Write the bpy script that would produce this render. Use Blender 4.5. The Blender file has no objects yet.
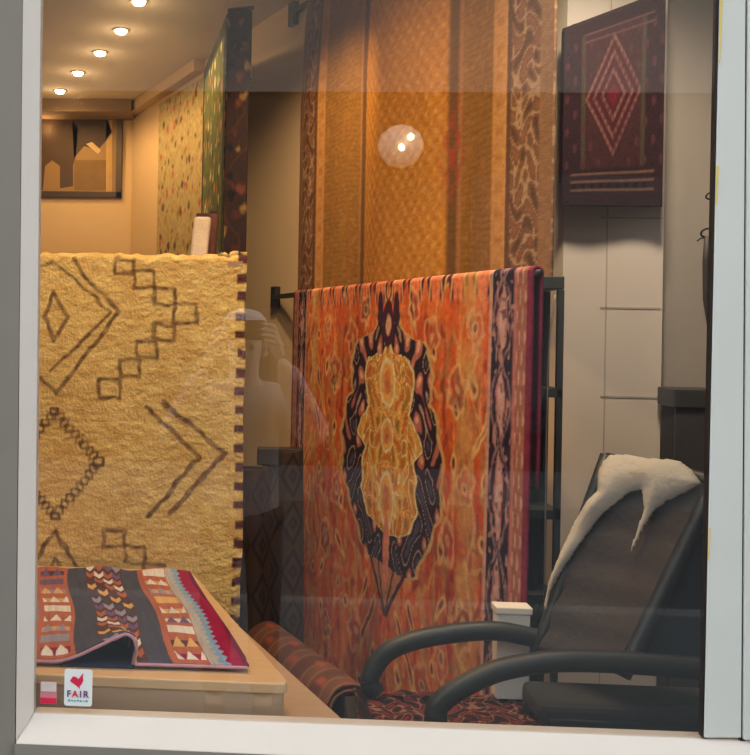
import bpy, bmesh, math, random
import numpy as np
from mathutils import Vector, Matrix
random.seed(7)
SC = bpy.context.scene
COL = SC.collection
R = math.radians

# ------------------------------------------------------------------ camera
W_, H_ = 750, 755
FPX = 1000.0
YAW, ROLL = R(3.6), R(1.0)
PPX, PPY = 182.0, 324.0
CAM = np.array([0.0, -1.9, 1.5])
F_ = np.array([-math.sin(YAW), math.cos(YAW), 0.0])
R0 = np.array([math.cos(YAW), math.sin(YAW), 0.0])
U0 = np.array([0.0, 0.0, 1.0])
RC = math.cos(ROLL)*R0 + math.sin(ROLL)*U0
UC = -math.sin(ROLL)*R0 + math.cos(ROLL)*U0
cd = bpy.data.cameras.new('camera')
cam = bpy.data.objects.new('camera', cd)
COL.objects.link(cam)
cd.sensor_fit = 'HORIZONTAL'; cd.sensor_width = 36.0; cd.lens = FPX/W_*36.0
cd.shift_x = (W_/2-PPX)/W_; cd.shift_y = (PPY-H_/2)/W_
cd.clip_start = 0.02; cd.clip_end = 200
cam.matrix_world = Matrix(((RC[0], UC[0], -F_[0], CAM[0]), (RC[1], UC[1], -F_[1], CAM[1]), (RC[2], UC[2], -F_[2], CAM[2]), (0, 0, 0, 1)))
SC.camera = cam

def ray(px, py):
    return F_ + RC*((px-PPX)/FPX) - UC*((py-PPY)/FPX)
def at(px, py, Y):                      # sight line met by the upright plane y = Y
    d = ray(px, py); t = (Y-CAM[1])/d[1]
    return CAM + d*t
def atz(px, py, z):                     # sight line met by the level plane z
    d = ray(px, py); t = (z-CAM[2])/d[2]
    return CAM + d*t
def atp(px, py, P, N):                  # sight line met by any plane
    d = ray(px, py); t = np.dot(np.array(P)-CAM, N)/np.dot(d, N)
    return CAM + d*t

# ------------------------------------------------------------------ colour
def lin(c):
    c = np.asarray(c, float)/255.0
    return np.where(c <= 0.04045, c/12.92, ((c+0.055)/1.055)**2.4)
WARM = np.array([1.0, 0.70, 0.36])
def A(*c):                              # cloth colour as seen under the warm lamps -> its own colour
    return np.clip(lin(c)/(WARM*0.85), 0.004, 0.85)
def D(*c):                              # colour as seen by day
    return np.clip(lin(c), 0.003, 0.9)

# ------------------------------------------------------------------ materials
def new_mat(name):
    m = bpy.data.materials.new(name); m.use_nodes = True
    nt = m.node_tree
    return m, nt, nt.nodes['Principled BSDF']
def plain(name, c, rough=0.6, metal=0.0, noise=0.10, scale=18.0, bump=0.0, emit=None, es=0.0, spec=0.5):
    m, nt, b = new_mat(name)
    b.inputs['Roughness'].default_value = rough; b.inputs['Metallic'].default_value = metal
    b.inputs['Specular IOR Level'].default_value = spec
    tc = nt.nodes.new('ShaderNodeTexCoord')
    n = nt.nodes.new('ShaderNodeTexNoise'); n.inputs['Scale'].default_value = scale; n.inputs['Detail'].default_value = 5
    nt.links.new(tc.outputs['Object'], n.inputs['Vector'])
    mx = nt.nodes.new('ShaderNodeMix'); mx.data_type = 'RGBA'
    c = np.asarray(c, float)
    mx.inputs['A'].default_value = (*np.clip(c*(1-noise), 0, 1), 1); mx.inputs['B'].default_value = (*np.clip(c*(1+noise), 0, 1), 1)
    nt.links.new(n.outputs['Fac'], mx.inputs['Factor'])
    nt.links.new(mx.outputs['Result'], b.inputs['Base Color'])
    if bump:
        bp = nt.nodes.new('ShaderNodeBump'); bp.inputs['Strength'].default_value = bump; bp.inputs['Distance'].default_value = 0.01
        n2 = nt.nodes.new('ShaderNodeTexNoise'); n2.inputs['Scale'].default_value = scale*6; n2.inputs['Detail'].default_value = 4
        nt.links.new(tc.outputs['Object'], n2.inputs['Vector'])
        nt.links.new(n2.outputs['Fac'], bp.inputs['Height']); nt.links.new(bp.outputs['Normal'], b.inputs['Normal'])
    if emit is not None:
        b.inputs['Emission Color'].default_value = (*emit, 1); b.inputs['Emission Strength'].default_value = es
    return m
def woven(name, bump=0.5, scale=260.0, rough=0.95, var=0.18):
    m, nt, b = new_mat(name)
    b.inputs['Roughness'].default_value = rough; b.inputs['Specular IOR Level'].default_value = 0.15
    at_ = nt.nodes.new('ShaderNodeAttribute'); at_.attribute_name = 'weave'
    tc = nt.nodes.new('ShaderNodeTexCoord')
    n = nt.nodes.new('ShaderNodeTexNoise'); n.inputs['Scale'].default_value = scale; n.inputs['Detail'].default_value = 3
    nt.links.new(tc.outputs['Object'], n.inputs['Vector'])
    mr = nt.nodes.new('ShaderNodeMapRange'); mr.inputs['From Min'].default_value = .3; mr.inputs['From Max'].default_value = .7
    mr.inputs['To Min'].default_value = 1-var; mr.inputs['To Max'].default_value = 1+var
    nt.links.new(n.outputs['Fac'], mr.inputs['Value'])
    mx = nt.nodes.new('ShaderNodeVectorMath'); mx.operation = 'MULTIPLY'
    nt.links.new(at_.outputs['Color'], mx.inputs[0]); nt.links.new(mr.outputs['Result'], mx.inputs[1])
    nt.links.new(mx.outputs[0], b.inputs['Base Color'])
    bp = nt.nodes.new('ShaderNodeBump'); bp.inputs['Strength'].default_value = bump; bp.inputs['Distance'].default_value = 0.006
    nt.links.new(n.outputs['Fac'], bp.inputs['Height']); nt.links.new(bp.outputs['Normal'], b.inputs['Normal'])
    return m
def glass_mat():
    m = bpy.data.materials.new('window_glass'); m.use_nodes = True
    nt = m.node_tree; nt.nodes.clear()
    out = nt.nodes.new('ShaderNodeOutputMaterial')
    tr = nt.nodes.new('ShaderNodeBsdfTransparent'); tr.inputs['Color'].default_value = (.985, .99, .985, 1)
    gl = nt.nodes.new('ShaderNodeBsdfGlossy'); gl.inputs['Roughness'].default_value = 0.0
    ge = nt.nodes.new('ShaderNodeNewGeometry')
    dt = nt.nodes.new('ShaderNodeVectorMath'); dt.operation = 'DOT_PRODUCT'
    nt.links.new(ge.outputs['Normal'], dt.inputs[0]); nt.links.new(ge.outputs['Incoming'], dt.inputs[1])
    ab = nt.nodes.new('ShaderNodeMath'); ab.operation = 'ABSOLUTE'; nt.links.new(dt.outputs['Value'], ab.inputs[0])
    om = nt.nodes.new('ShaderNodeMath'); om.operation = 'SUBTRACT'; om.inputs[0].default_value = 1; nt.links.new(ab.outputs[0], om.inputs[1])
    pw = nt.nodes.new('ShaderNodeMath'); pw.operation = 'POWER'; pw.inputs[1].default_value = 5; nt.links.new(om.outputs[0], pw.inputs[0])
    ma = nt.nodes.new('ShaderNodeMath'); ma.operation = 'MULTIPLY_ADD'; ma.inputs[1].default_value = .925; ma.inputs[2].default_value = .075
    nt.links.new(pw.outputs[0], ma.inputs[0])
    mx = nt.nodes.new('ShaderNodeMixShader')
    nt.links.new(ma.outputs[0], mx.inputs[0]); nt.links.new(tr.outputs[0], mx.inputs[1]); nt.links.new(gl.outputs[0], mx.inputs[2])
    nt.links.new(mx.outputs[0], out.inputs['Surface'])
    return m
def wood(name, c1, c2, scale=6.0, rough=0.45):
    m, nt, b = new_mat(name)
    b.inputs['Roughness'].default_value = rough
    tc = nt.nodes.new('ShaderNodeTexCoord'); mp = nt.nodes.new('ShaderNodeMapping')
    mp.inputs['Scale'].default_value = (1.2, 14, 14)
    nt.links.new(tc.outputs['Object'], mp.inputs['Vector'])
    n = nt.nodes.new('ShaderNodeTexNoise'); n.inputs['Scale'].default_value = scale; n.inputs['Detail'].default_value = 6; n.inputs['Distortion'].default_value = .6
    nt.links.new(mp.outputs[0], n.inputs['Vector'])
    mx = nt.nodes.new('ShaderNodeMix'); mx.data_type = 'RGBA'
    mx.inputs['A'].default_value = (*c1, 1); mx.inputs['B'].default_value = (*c2, 1)
    nt.links.new(n.outputs['Fac'], mx.inputs['Factor']); nt.links.new(mx.outputs['Result'], b.inputs['Base Color'])
    return m

# ------------------------------------------------------------------ object helpers
def tag(o, label=None, cat=None, group=None, kind=None):
    if label: o['label'] = label
    if cat: o['category'] = cat
    if group: o['group'] = group
    if kind: o['kind'] = kind
    return o
def thing(name, loc, label, cat, group=None):
    o = bpy.data.objects.new(name, None); COL.objects.link(o); o.location = Vector(loc); o.empty_display_size = .05
    return tag(o, label, cat, group)
def link(name, me, mats, parent=None, smooth=False):
    o = bpy.data.objects.new(name, me); COL.objects.link(o)
    for m in (mats if isinstance(mats, (list, tuple)) else [mats]): me.materials.append(m)
    if smooth: me.polygons.foreach_set('use_smooth', [True]*len(me.polygons))
    if parent is not None:
        q_ = parent; off_ = Vector((0, 0, 0))
        while q_ is not None: off_ += Vector(q_.location); q_ = q_.parent
        me.transform(Matrix.Translation(-off_))
        o.parent = parent
    return o
def mesh(name, verts, faces):
    me = bpy.data.meshes.new(name); me.from_pydata([tuple(map(float, v)) for v in verts], [], faces); me.update()
    bm = bmesh.new(); bm.from_mesh(me); bmesh.ops.recalc_face_normals(bm, faces=bm.faces[:]); bm.to_mesh(me); bm.free()
    return me
class MB:
    def __init__(s): s.v = []; s.f = []
    def add(s, v, f):
        k = len(s.v); s.v += [tuple(map(float, p)) for p in v]; s.f += [tuple(i+k for i in q) for q in f]; return s
    def hexa(s, b, t):                  # four bottom corners, four top corners
        return s.add(list(b)+list(t), [(3, 2, 1, 0), (4, 5, 6, 7), (0, 1, 5, 4), (1, 2, 6, 5), (2, 3, 7, 6), (3, 0, 4, 7)])
    def box(s, x0, x1, y0, y1, z0, z1):
        return s.hexa([(x0, y0, z0), (x1, y0, z0), (x1, y1, z0), (x0, y1, z0)], [(x0, y0, z1), (x1, y0, z1), (x1, y1, z1), (x0, y1, z1)])
    def bar(s, p, q, w, h, up=(0, 0, 1)):  # straight bar of section w x h
        p, q, up = Vector(p), Vector(q), Vector(up); d = (q-p).normalized()
        sd = d.cross(up).normalized()*w/2; u = sd.cross(d).normalized()*h/2
        return s.hexa([p-sd-u, p+sd-u, p+sd+u, p-sd+u], [q-sd-u, q+sd-u, q+sd+u, q-sd+u])
    def prism(s, pts, off):             # closed outline pushed along off
        n = len(pts); off = np.array(off, float)
        return s.add([np.array(p) for p in pts]+[np.array(p)+off for p in pts], [tuple(range(n))[::-1], tuple(range(n, 2*n))]+[(i, (i+1) % n, n+(i+1) % n, n+i) for i in range(n)])
    def tube(s, pts, rad, n=12, flat=1.0, up=(0, 0, 1), cap=True):
        P = [Vector(p) for p in pts]; rs = rad if isinstance(rad, (list, tuple)) else [rad]*len(P)
        k = len(s.v)
        for i, p in enumerate(P):
            d = (P[min(i+1, len(P)-1)]-P[max(i-1, 0)]).normalized()
            u = Vector(up); u = (u-d*u.dot(d))
            if u.length < 1e-4: u = Vector((0, 1, 0)); u = u-d*u.dot(d)
            u.normalize(); w = d.cross(u)
            for j in range(n):
                a = 2*math.pi*j/n
                s.v.append(tuple(p+w*math.cos(a)*rs[i]*flat+u*math.sin(a)*rs[i]))
        for i in range(len(P)-1):
            for j in range(n):
                s.f.append((k+i*n+j, k+i*n+(j+1) % n, k+(i+1)*n+(j+1) % n, k+(i+1)*n+j))
        if cap:
            s.f.append(tuple(k+j for j in range(n))[::-1]); s.f.append(tuple(k+(len(P)-1)*n+j for j in range(n)))
        return s
    def lathe(s, prof, c, n=24):        # (radius, height) profile about an upright axis
        k = len(s.v); m = len(prof)
        for r_, z in prof:
            for j in range(n):
                a = 2*math.pi*j/n; s.v.append((c[0]+r_*math.cos(a), c[1]+r_*math.sin(a), c[2]+z))
        for i in range(m-1):
            for j in range(n): s.f.append((k+i*n+j, k+i*n+(j+1) % n, k+(i+1)*n+(j+1) % n, k+(i+1)*n+j))
        s.f.append(tuple(k+j for j in range(n))[::-1]); s.f.append(tuple(k+(m-1)*n+j for j in range(n)))
        return s
    def build(s, name, mat, parent=None, bevel=0.0, smooth=False, kind=None):
        o = link(name, mesh(name, s.v, s.f), mat, parent, smooth)
        if bevel:
            md = o.modifiers.new('bevel', 'BEVEL'); md.width = bevel; md.segments = 3; md.limit_method = 'ANGLE'
        if kind: o['kind'] = kind
        return o
def spline(pts, n=8):                   # smooth path through points
    P = [np.array(p, float) for p in pts]; P = [2*P[0]-P[1]]+P+[2*P[-1]-P[-2]]
    out = []
    for i in range(1, len(P)-2):
        for k in range(n):
            t = k/n; a, b, c, d = P[i-1:i+3]
            out.append(.5*((2*b)+(-a+c)*t+(2*a-5*b+4*c-d)*t*t+(-a+3*b-3*c+d)*t**3))
    out.append(P[-2]); return out

def vnoise(x, y, seed=0):               # smooth value noise in -1..1
    x = np.asarray(x, float); y = np.asarray(y, float)
    def h(i, j):
        v = np.sin(i*127.1+j*311.7+seed*74.7)*43758.5453
        return (v-np.floor(v))*2-1
    i, j = np.floor(x), np.floor(y); a, b = x-i, y-j
    a = a*a*(3-2*a); b = b*b*(3-2*b)
    return (h(i, j)*(1-a)+h(i+1, j)*a)*(1-b)+(h(i, j+1)*(1-a)+h(i+1, j+1)*a)*b
def cloth(name, P, C, mat, thick=0.008, parent=None):
    """P (rows, columns, 3) front surface, C (rows, columns, 3) its dyed colours."""
    ny, nx, _ = P.shape
    du = np.gradient(P, axis=1); dv = np.gradient(P, axis=0)
    N = np.cross(du, dv); N /= np.linalg.norm(N, axis=2, keepdims=True)+1e-9
    V = np.concatenate([P.reshape(-1, 3), (P-N*thick).reshape(-1, 3)])
    idx = np.arange(ny*nx).reshape(ny, nx); o2 = ny*nx
    q = np.stack([idx[:-1, :-1], idx[1:, :-1], idx[1:, 1:], idx[:-1, 1:]], -1).reshape(-1, 4)
    qb = q[:, ::-1]+o2
    rim = np.concatenate([idx[0, :], idx[1:, -1], idx[-1, -2::-1], idx[-2:0:-1, 0]])
    r2 = np.roll(rim, -1)
    qr = np.stack([rim, r2, r2+o2, rim+o2], -1)
    Fc = np.concatenate([q, qb, qr])
    me = bpy.data.meshes.new(name)
    me.vertices.add(len(V)); me.vertices.foreach_set('co', V.ravel().astype(np.float32))
    me.loops.add(Fc.size); me.loops.foreach_set('vertex_index', Fc.ravel().astype(np.int32))
    me.polygons.add(len(Fc)); me.polygons.foreach_set('loop_start', np.arange(0, Fc.size, 4).astype(np.int32))
    me.update(calc_edges=True); me.validate()
    at_ = me.attributes.new('weave', 'FLOAT_COLOR', 'POINT')
    c4 = np.ones((len(V), 4), np.float32); cc = C.reshape(-1, 3); c4[:o2, :3] = cc; c4[o2:, :3] = cc*.8
    at_.data.foreach_set('color', c4.ravel())
    return link(name, me, mat, parent, True)
def paint(C, mask, col):
    m = np.clip(mask, 0, 1)[..., None]
    C[...] = C*(1-m)+np.asarray(col)*m
def soft(d, w, e=0.002):                # 1 inside |d|<w with a soft edge
    return np.clip((w-np.abs(d))/e+.5, 0, 1)
def seg_dist(X, Z, pts, closed=False):
    d = np.full(X.shape, 9.0)
    pr = list(zip(pts[:-1], pts[1:]))+([(pts[-1], pts[0])] if closed else [])
    for a, b in pr:
        ax, az = a; bx, bz = b; L = (bx-ax)**2+(bz-az)**2+1e-12
        t = np.clip(((X-ax)*(bx-ax)+(Z-az)*(bz-az))/L, 0, 1)
        d = np.minimum(d, np.hypot(X-ax-t*(bx-ax), Z-az-t*(bz-az)))
    return d

# ------------------------------------------------------------------ plain materials
M = {}
M['white_paint'] = plain('white_gloss_paint', D(236, 240, 234)*.78, .45, noise=.05, scale=6, bump=.05)
M['bead_paint'] = plain('cream_white_paint', D(234, 226, 216)*.77, .45, noise=.06, scale=9, bump=.06)
M['grey_paint'] = plain('weathered_grey_paint', D(134, 128, 120), .6, noise=.12, scale=5, bump=.05)
M['seal'] = plain('black_rubber', D(24, 24, 26), .6)
M['stain'] = plain('yellowed_sealant', D(226, 200, 110), .7, noise=.2, scale=30)
M['glass'] = glass_mat()
M['wall'] = plain('warm_white_plaster', (.73, .59, .41), .85, noise=.04, scale=3, bump=.05)
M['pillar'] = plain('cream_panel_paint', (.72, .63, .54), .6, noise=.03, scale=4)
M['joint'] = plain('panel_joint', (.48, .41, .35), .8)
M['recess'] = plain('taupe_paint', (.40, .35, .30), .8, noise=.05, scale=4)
M['ceil'] = plain('ceiling_plaster', (.70, .70, .74), .9, noise=.03, scale=2)
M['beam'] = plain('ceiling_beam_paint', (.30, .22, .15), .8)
M['floor'] = wood('dark_floorboards', (.10, .06, .035), (.16, .10, .06))
M['oak'] = wood('pale_oak', A(205, 150, 85), A(185, 128, 68))
M['oak_step'] = wood('oak_step', A(176, 128, 76), A(158, 112, 64))
M['black_iron'] = plain('black_iron', (.035, .033, .03), .5, metal=.6)
M['black_wood'] = plain('black_lacquered_wood', (.016, .021, .023), .45, noise=.2, scale=12)
M['leather'] = plain('dark_brown_leather', (.036, .025, .020), .65, noise=.3, scale=7, bump=.3)
M['brass'] = plain('spot_ring_metal', (.6, .55, .48), .35, metal=.8)
M['lamp'] = plain('lit_lamp_lens', (1, .9, .7), .4, noise=0, emit=(1, .82, .52), es=22)
M['picture_frame'] = plain('dark_picture_frame', (.06, .04, .025), .4)
M['hide'] = plain('cream_fleece', (.50, .455, .38), .95, noise=.08, scale=10, bump=.35, spec=.1)
M['white_box'] = plain('white_card', (.72, .69, .62), .7)
M['rack'] = plain('slate_grey_steel', (.055, .060, .060), .5, metal=.3)
M['dark_slat'] = plain('dark_slats', (.05, .045, .045), .6)
M['weave'] = woven('wool_pile')
M['shag'] = woven('shaggy_wool', .6, 150.0, var=.14)
M['flat'] = woven('flat_weave', .35, 420.0)

# ------------------------------------------------------------------ depths (metres behind the glass, which is y = 0)
ZF, ZC = -0.05, 3.1                     # shop floor and ceiling
wa, wb = atz(133, 108, ZC), atz(250, 30, ZC)      # two points of the long side wall under the ceiling
wd = (wb-wa); wd[2] = 0; wd /= np.linalg.norm(wd)
wn = np.array([-wd[1], wd[0], 0.0]);
if np.dot(wn, CAM-wa) < 0: wn = -wn                # wall normal, towards the camera
YB = wa[1]                                          # back wall
def on_wall(px, py, off=0.0): return atp(px, py, wa+wn*off, wn)
pl = on_wall(562, 330)                              # where the side wall meets the pillar
YP = pl[1]
print('wall', wa, wb, wn, 'YB', YB, 'pillar', pl)

# ------------------------------------------------------------------ room shell
XL, XR = -2.9, 2.1
MB().add([(XL, -.12, ZF), (XR, -.12, ZF), (XR, YB+.1, ZF), (XL, YB+.1, ZF), (XL, -.12, ZF-.1), (XR, -.12, ZF-.1), (XR, YB+.1, ZF-.1), (XL, YB+.1, ZF-.1)],
         [(0, 1, 2, 3), (7, 6, 5, 4), (0, 4, 5, 1), (1, 5, 6, 2), (2, 6, 7, 3), (3, 7, 4, 0)]).build('floor', M['floor'], kind='structure')
MB().box(XL, XR, -.12, YB+.1, ZC, ZC+.1).build('ceiling', M['ceil'], kind='structure')
MB().box(XL, XR, YB, YB+.12, ZF, ZC).build('wall_back', M['wall'], kind='structure')
MB().box(XL-.1, XL, -.12, YB+.1, ZF-.1, ZC+.1).build('wall_left', M['wall'], kind='structure')
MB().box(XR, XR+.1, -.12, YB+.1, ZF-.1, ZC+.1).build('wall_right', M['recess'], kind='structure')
b0 = wa+(-wd)*.05
MB().hexa([(wa[0], wa[1], ZF), (pl[0], pl[1], ZF), (pl[0]+.12, pl[1]+.05, ZF), (wa[0]+.12, wa[1]+.05, ZF)],
          [(wa[0], wa[1], ZC), (pl[0], pl[1], ZC), (pl[0]+.12, pl[1]+.05, ZC), (wa[0]+.12, wa[1]+.05, ZC)]).build('wall_side', M['wall'], kind='structure')
pr = at(662, 330, YP)
pil = MB().box(pl[0], pr[0], YP, YP+.5, ZF, ZC).build('pillar', M['pillar'], kind='structure')
jb = MB()
for yy in (218, 308, 397):
    z = at(630, yy, YP)[2]; jb.box(at(600, yy, YP)[0], pr[0]-.006, YP-.002, YP+.002, z-.003, z+.003)
xs = at(606, 300, YP)[0]; jb.box(xs-.002, xs+.002, YP-.002, YP+.002, ZF, ZC)
jb.build('panel_joint', M['joint'], pil)
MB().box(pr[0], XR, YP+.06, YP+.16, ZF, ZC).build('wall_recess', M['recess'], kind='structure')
# boxed beam where ceiling and back wall meet, and the cove along the side wall
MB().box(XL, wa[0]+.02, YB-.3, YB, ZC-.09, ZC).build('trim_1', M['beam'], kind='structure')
c1 = wa+wn*.001; c2 = on_wall(205, 60)
MB().hexa([(wa[0], wa[1], ZC-.07), (c2[0], c2[1], ZC-.07), *(tuple((q+wn*.07)[:2])+(ZC-.07,) for q in (c2, wa))],
          [(wa[0], wa[1], ZC), (c2[0], c2[1], ZC), *(tuple((q+wn*.07)[:2])+(ZC,) for q in (c2, wa))]).build('trim_2', M['wall'], kind='structure')

# ------------------------------------------------------------------ shop front
g = {}
gl_t, gl_b = at(41, 0, 0), at(34, 712, 0)
gr_t, gr_b = at(719, 0, 0), at(704, 737, 0)
ZT = 3.0
def ext(t, b):                          # carry a stile on up to the head of the window
    k = (ZT-b[2])/(t[2]-b[2]); return b+(t-b)*k
gl_t, gr_t = ext(gl_t, gl_b), ext(gr_t, gr_b)
win = thing('window_1', (float(gl_b[0]), 0, float(gl_b[2])), None, None); win['kind'] = 'structure'
def quad_bar(pts, y0, y1):              # upright quad in the shop-front plane with depth
    return MB().prism([(p[0], y0, p[2]) for p in pts], (0, y1-y0, 0))
zb0, zb1 = gl_b[2], gr_b[2]
pane = MB().prism([(gl_b[0]-.01, -.003, zb0-.01), (gr_b[0]+.01, -.003, zb1-.01), (gr_t[0]+.01, -.003, ZT), (gl_t[0]-.01, -.003, ZT)], (0, .006, 0)).build('glass_pane', M['glass'], win)
# left bead, flat stile and outer post
lb_t, lb_b = ext(at(27, 0, 0), at(20, 735, 0)), at(20, 735, 0)
zlow = at(20, 755, 0)[2]-.25
# the bead slopes from the pane out to the stile
MB().add([(gl_b[0], -.004, zb0), (gl_t[0], -.004, ZT), (lb_t[0], -.035, ZT), (lb_b[0], -.035, lb_b[2]), (gl_b[0], .02, zb0), (gl_t[0], .02, ZT), (lb_t[0], .02, ZT), (lb_b[0], .02, lb_b[2])],
         [(0, 1, 2, 3), (7, 6, 5, 4), (0, 4, 5, 1), (1, 5, 6, 2), (2, 6, 7, 3), (3, 7, 4, 0)]).build('left_bead', M['bead_paint'], win)
ll = at(-60, 400, -.03)[0]
MB().add([(lb_b[0], -.035, zlow), (lb_t[0], -.035, ZT), (ll, -.05, ZT), (ll, -.05, zlow), (lb_b[0], .03, zlow), (lb_t[0], .03, ZT), (ll, .03, ZT), (ll, .03, zlow)],
         [(0, 1, 2, 3), (7, 6, 5, 4), (0, 4, 5, 1), (1, 5, 6, 2), (2, 6, 7, 3), (3, 7, 4, 0)]).build('left_stile', M['grey_paint'], win)
# bottom bead and rail
rb = at(752, 764, 0); lo = at(20, 738, 0)
bb_l, bb_r = (gl_b[0], zb0), (at(760, 739, 0)[0], at(760, 740, 0)[2])
lo_r = at(760, 766, 0)
MB().add([(bb_l[0], -.004, bb_l[1]), (bb_r[0], -.004, bb_r[1]), (lo_r[0], -.045, lo_r[2]), (lb_b[0], -.045, lb_b[2]),
          (bb_l[0], .03, bb_l[1]), (bb_r[0], .03, bb_r[1]), (lo_r[0], .03, lo_r[2]), (lb_b[0], .03, lb_b[2])],
         [(3, 2, 1, 0), (4, 5, 6, 7), (0, 1, 5, 4), (1, 2, 6, 5), (2, 3, 7, 6), (3, 0, 4, 7)]).build('bottom_bead', M['bead_paint'], win, bevel=.004)
MB().add([(lb_b[0], -.044, lb_b[2]), (lo_r[0], -.044, lo_r[2]), (lo_r[0], -.05, zlow), (lb_b[0], -.05, zlow),
          (lb_b[0], .03, lb_b[2]), (lo_r[0], .03, lo_r[2]), (lo_r[0], .03, zlow), (lb_b[0], .03, zlow)],
         [(3, 2, 1, 0), (4, 5, 6, 7), (0, 1, 5, 4), (1, 2, 6, 5), (2, 3, 7, 6), (3, 0, 4, 7)]).build('bottom_rail', M['grey_paint'], win)
# mullion, dark gap, next post
mt, mb_ = ext(at(746, 0, -.009), at(741.5, 737, -.009)), at(741.5, 738, -.009)
ml_t, ml_b = ext(at(720, 0, -.009), at(704.5, 737, -.009)), at(704.5, 738, -.009)
quad_bar([ml_b, mb_, mt, ml_t], -.009, .004).build('mullion', M['white_paint'], win, bevel=.002)
sb0, st0 = at(702, 737, -.004), ext(at(717, 0, -.004), at(702, 737, -.004))
quad_bar([sb0, gr_b+np.array([.004, 0, 0]), gr_t+np.array([.004, 0, 0]), st0], -.006, .01).build('rubber_seal', M['seal'], win)
for (ya, yb, w) in ((0, 62, 2.4), (168, 205, 2.4), (530, 560, 1.6)):
    xa = np.interp(ya, [0, 737], [720, 704.5]); xb = np.interp(yb, [0, 737], [720, 704.5])
    quad_bar([at(xb, yb, -.0095), at(xb+w*.5, yb, -.0095), at(xa+w, ya-2, -.0095), at(xa, ya-2, -.0095)], -.0105, -.009).build('sealant_stain', M['stain'], win)
quad_bar([at(740, 742, -.005), at(745, 742, -.005), ext(at(751, 0, -.005), at(747, 737, -.005)), ext(at(744, 0, -.005), at(740, 737, -.005))], -.005, .004).build('gap_strip', M['seal'], win)
quad_bar([at(744, 740, -.012), at(800, 744, -.012), ext(at(800, 0, -.012), at(800, 740, -.012)), ext(at(748.5, 0, -.012), at(744, 740, -.012))], -.012, .004).build('next_post', M['white_paint'], win, bevel=.002)
# solid front wall round the window
M['render'] = plain('street_wall_render', D(170, 160, 148), .85, noise=.08, scale=4, bump=.1)
MB().box(-4.5, ll+.02, -.05, .03, -.15, 3.25).build('wall_front_left', M['render'], kind='structure')
rx = at(798, 400, -.03)[0]
MB().box(rx, 4.5, -.03, .03, -.15, 3.25).build('wall_front_right', M['render'], kind='structure')
MB().box(ll+.02, rx, -.04, .03, ZT, 3.25).build('wall_front_top', M['render'], kind='structure')
MB().box(ll+.02, rx, -.04, .03, -.15, zlow).build('wall_front_bottom', M['render'], kind='structure')

# stickers on the pane
def sticker(name, x0, x1, y0, y1, label, mats):
    a, b = at(x0, y1, -.0045), at(x1, y0, -.0045)
    t = thing(name, (float((a[0]+b[0])/2), -.0045, float(a[2])), label, 'sticker')
    return t, a, b
M['sticker'] = plain('white_vinyl', D(235, 240, 238), .4, noise=.02)
M['red_vinyl'] = plain('red_vinyl', D(222, 40, 78), .4, noise=.05)
M['pink_vinyl'] = plain('pink_vinyl', D(215, 130, 140), .4, noise=.08)
M['violet_vinyl'] = plain('violet_vinyl', D(120, 70, 130), .4)
M['teal_vinyl'] = plain('teal_vinyl', D(110, 170, 170), .4)
M['grey_vinyl'] = plain('grey_vinyl', D(214, 205, 200), .4, noise=.12, scale=80)
t, a, b = sticker('sticker', 64, 92.5, 670, 705.5, 'white rounded sticker reading FAIR under a red bird, on the glass', None)
w, h = b[0]-a[0], b[2]-a[2]; r = w*.09
pts = []
for (cx, cz, s0) in ((b[0]-r, a[2]+r, -90), (b[0]-r, b[2]-r, 0), (a[0]+r, b[2]-r, 90), (a[0]+r, a[2]+r, 180)):
    for k in range(6): pts.append((cx+r*math.cos(R(s0+18*k)), -.0045, cz+r*math.sin(R(s0+18*k))))
bk_ = MB().prism(pts, (0, .001, 0)).build('backing', M['sticker'], t)
bird = [(.24, .73), (.30, .80), (.40, .80), (.50, .74), (.57, .80), (.62, .86), (.68, .90), (.66, .80), (.68, .70), (.62, .60), (.55, .55), (.56, .47), (.47, .54), (.34, .61), (.20, .68)]
MB().prism([(a[0]+u*w, -.0055, a[2]+v*h) for u, v in bird], (0, .0009, 0)).build('bird_emblem', M['red_vinyl'], bk_)
def text(body, size, x, z, mat, name, parent, y=-.0056, align='CENTER'):
    c = bpy.data.curves.new(name, 'FONT'); c.body = body; c.size = size; c.align_x = align; c.extrude = .0003; c.offset = size*.02
    o = bpy.data.objects.new(name, c); COL.objects.link(o)
    dg = bpy.context.evaluated_depsgraph_get(); dg.update()
    me = bpy.data.meshes.new_from_object(o.evaluated_get(dg)); COL.objects.unlink(o); bpy.data.objects.remove(o)
    me.transform(Matrix.Translation((x, y, z)) @ Matrix.Rotation(R(90), 4, 'X')); me.materials.clear()
    return link(name, me, mat, parent)
for ch, u, mm in (('F', .17, 'violet_vinyl'), ('A', .39, 'red_vinyl'), ('I', .59, 'violet_vinyl'), ('R', .78, 'violet_vinyl')):
    text(ch, h*.25, a[0]+u*w, a[2]+h*.25, M[mm], 'letter', bk_)
sm = MB()
for k in range(7): sm.box(a[0]+w*(.14+.105*k), a[0]+w*(.14+.105*k+.075), -.0055, -.0045, a[2]+h*(.12+.012*(k % 2)), a[2]+h*(.175-.01*(k % 3)))
sm.build('small_print', M['teal_vinyl'], bk_)
t, a, b = sticker('sticker', 40, 57, 682, 703.5, 'small faded red and pale sticker in the bottom corner of the glass', None)
w, h = b[0]-a[0], b[2]-a[2]
MB().box(a[0], b[0], -.0045, -.0035, a[2], b[2]).build('backing', M['pink_vinyl'], t)
MB().box(a[0]+w*.04, b[0]-w*.04, -.0052, -.0045, a[2]+h*.56, b[2]-h*.02).build('pale_band', M['grey_vinyl'], t)
MB().box(a[0]+w*.02, b[0]-w*.02, -.0052, -.0045, a[2]+h*.02, a[2]+h*.27).build('red_band', M['red_vinyl'], t)

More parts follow.
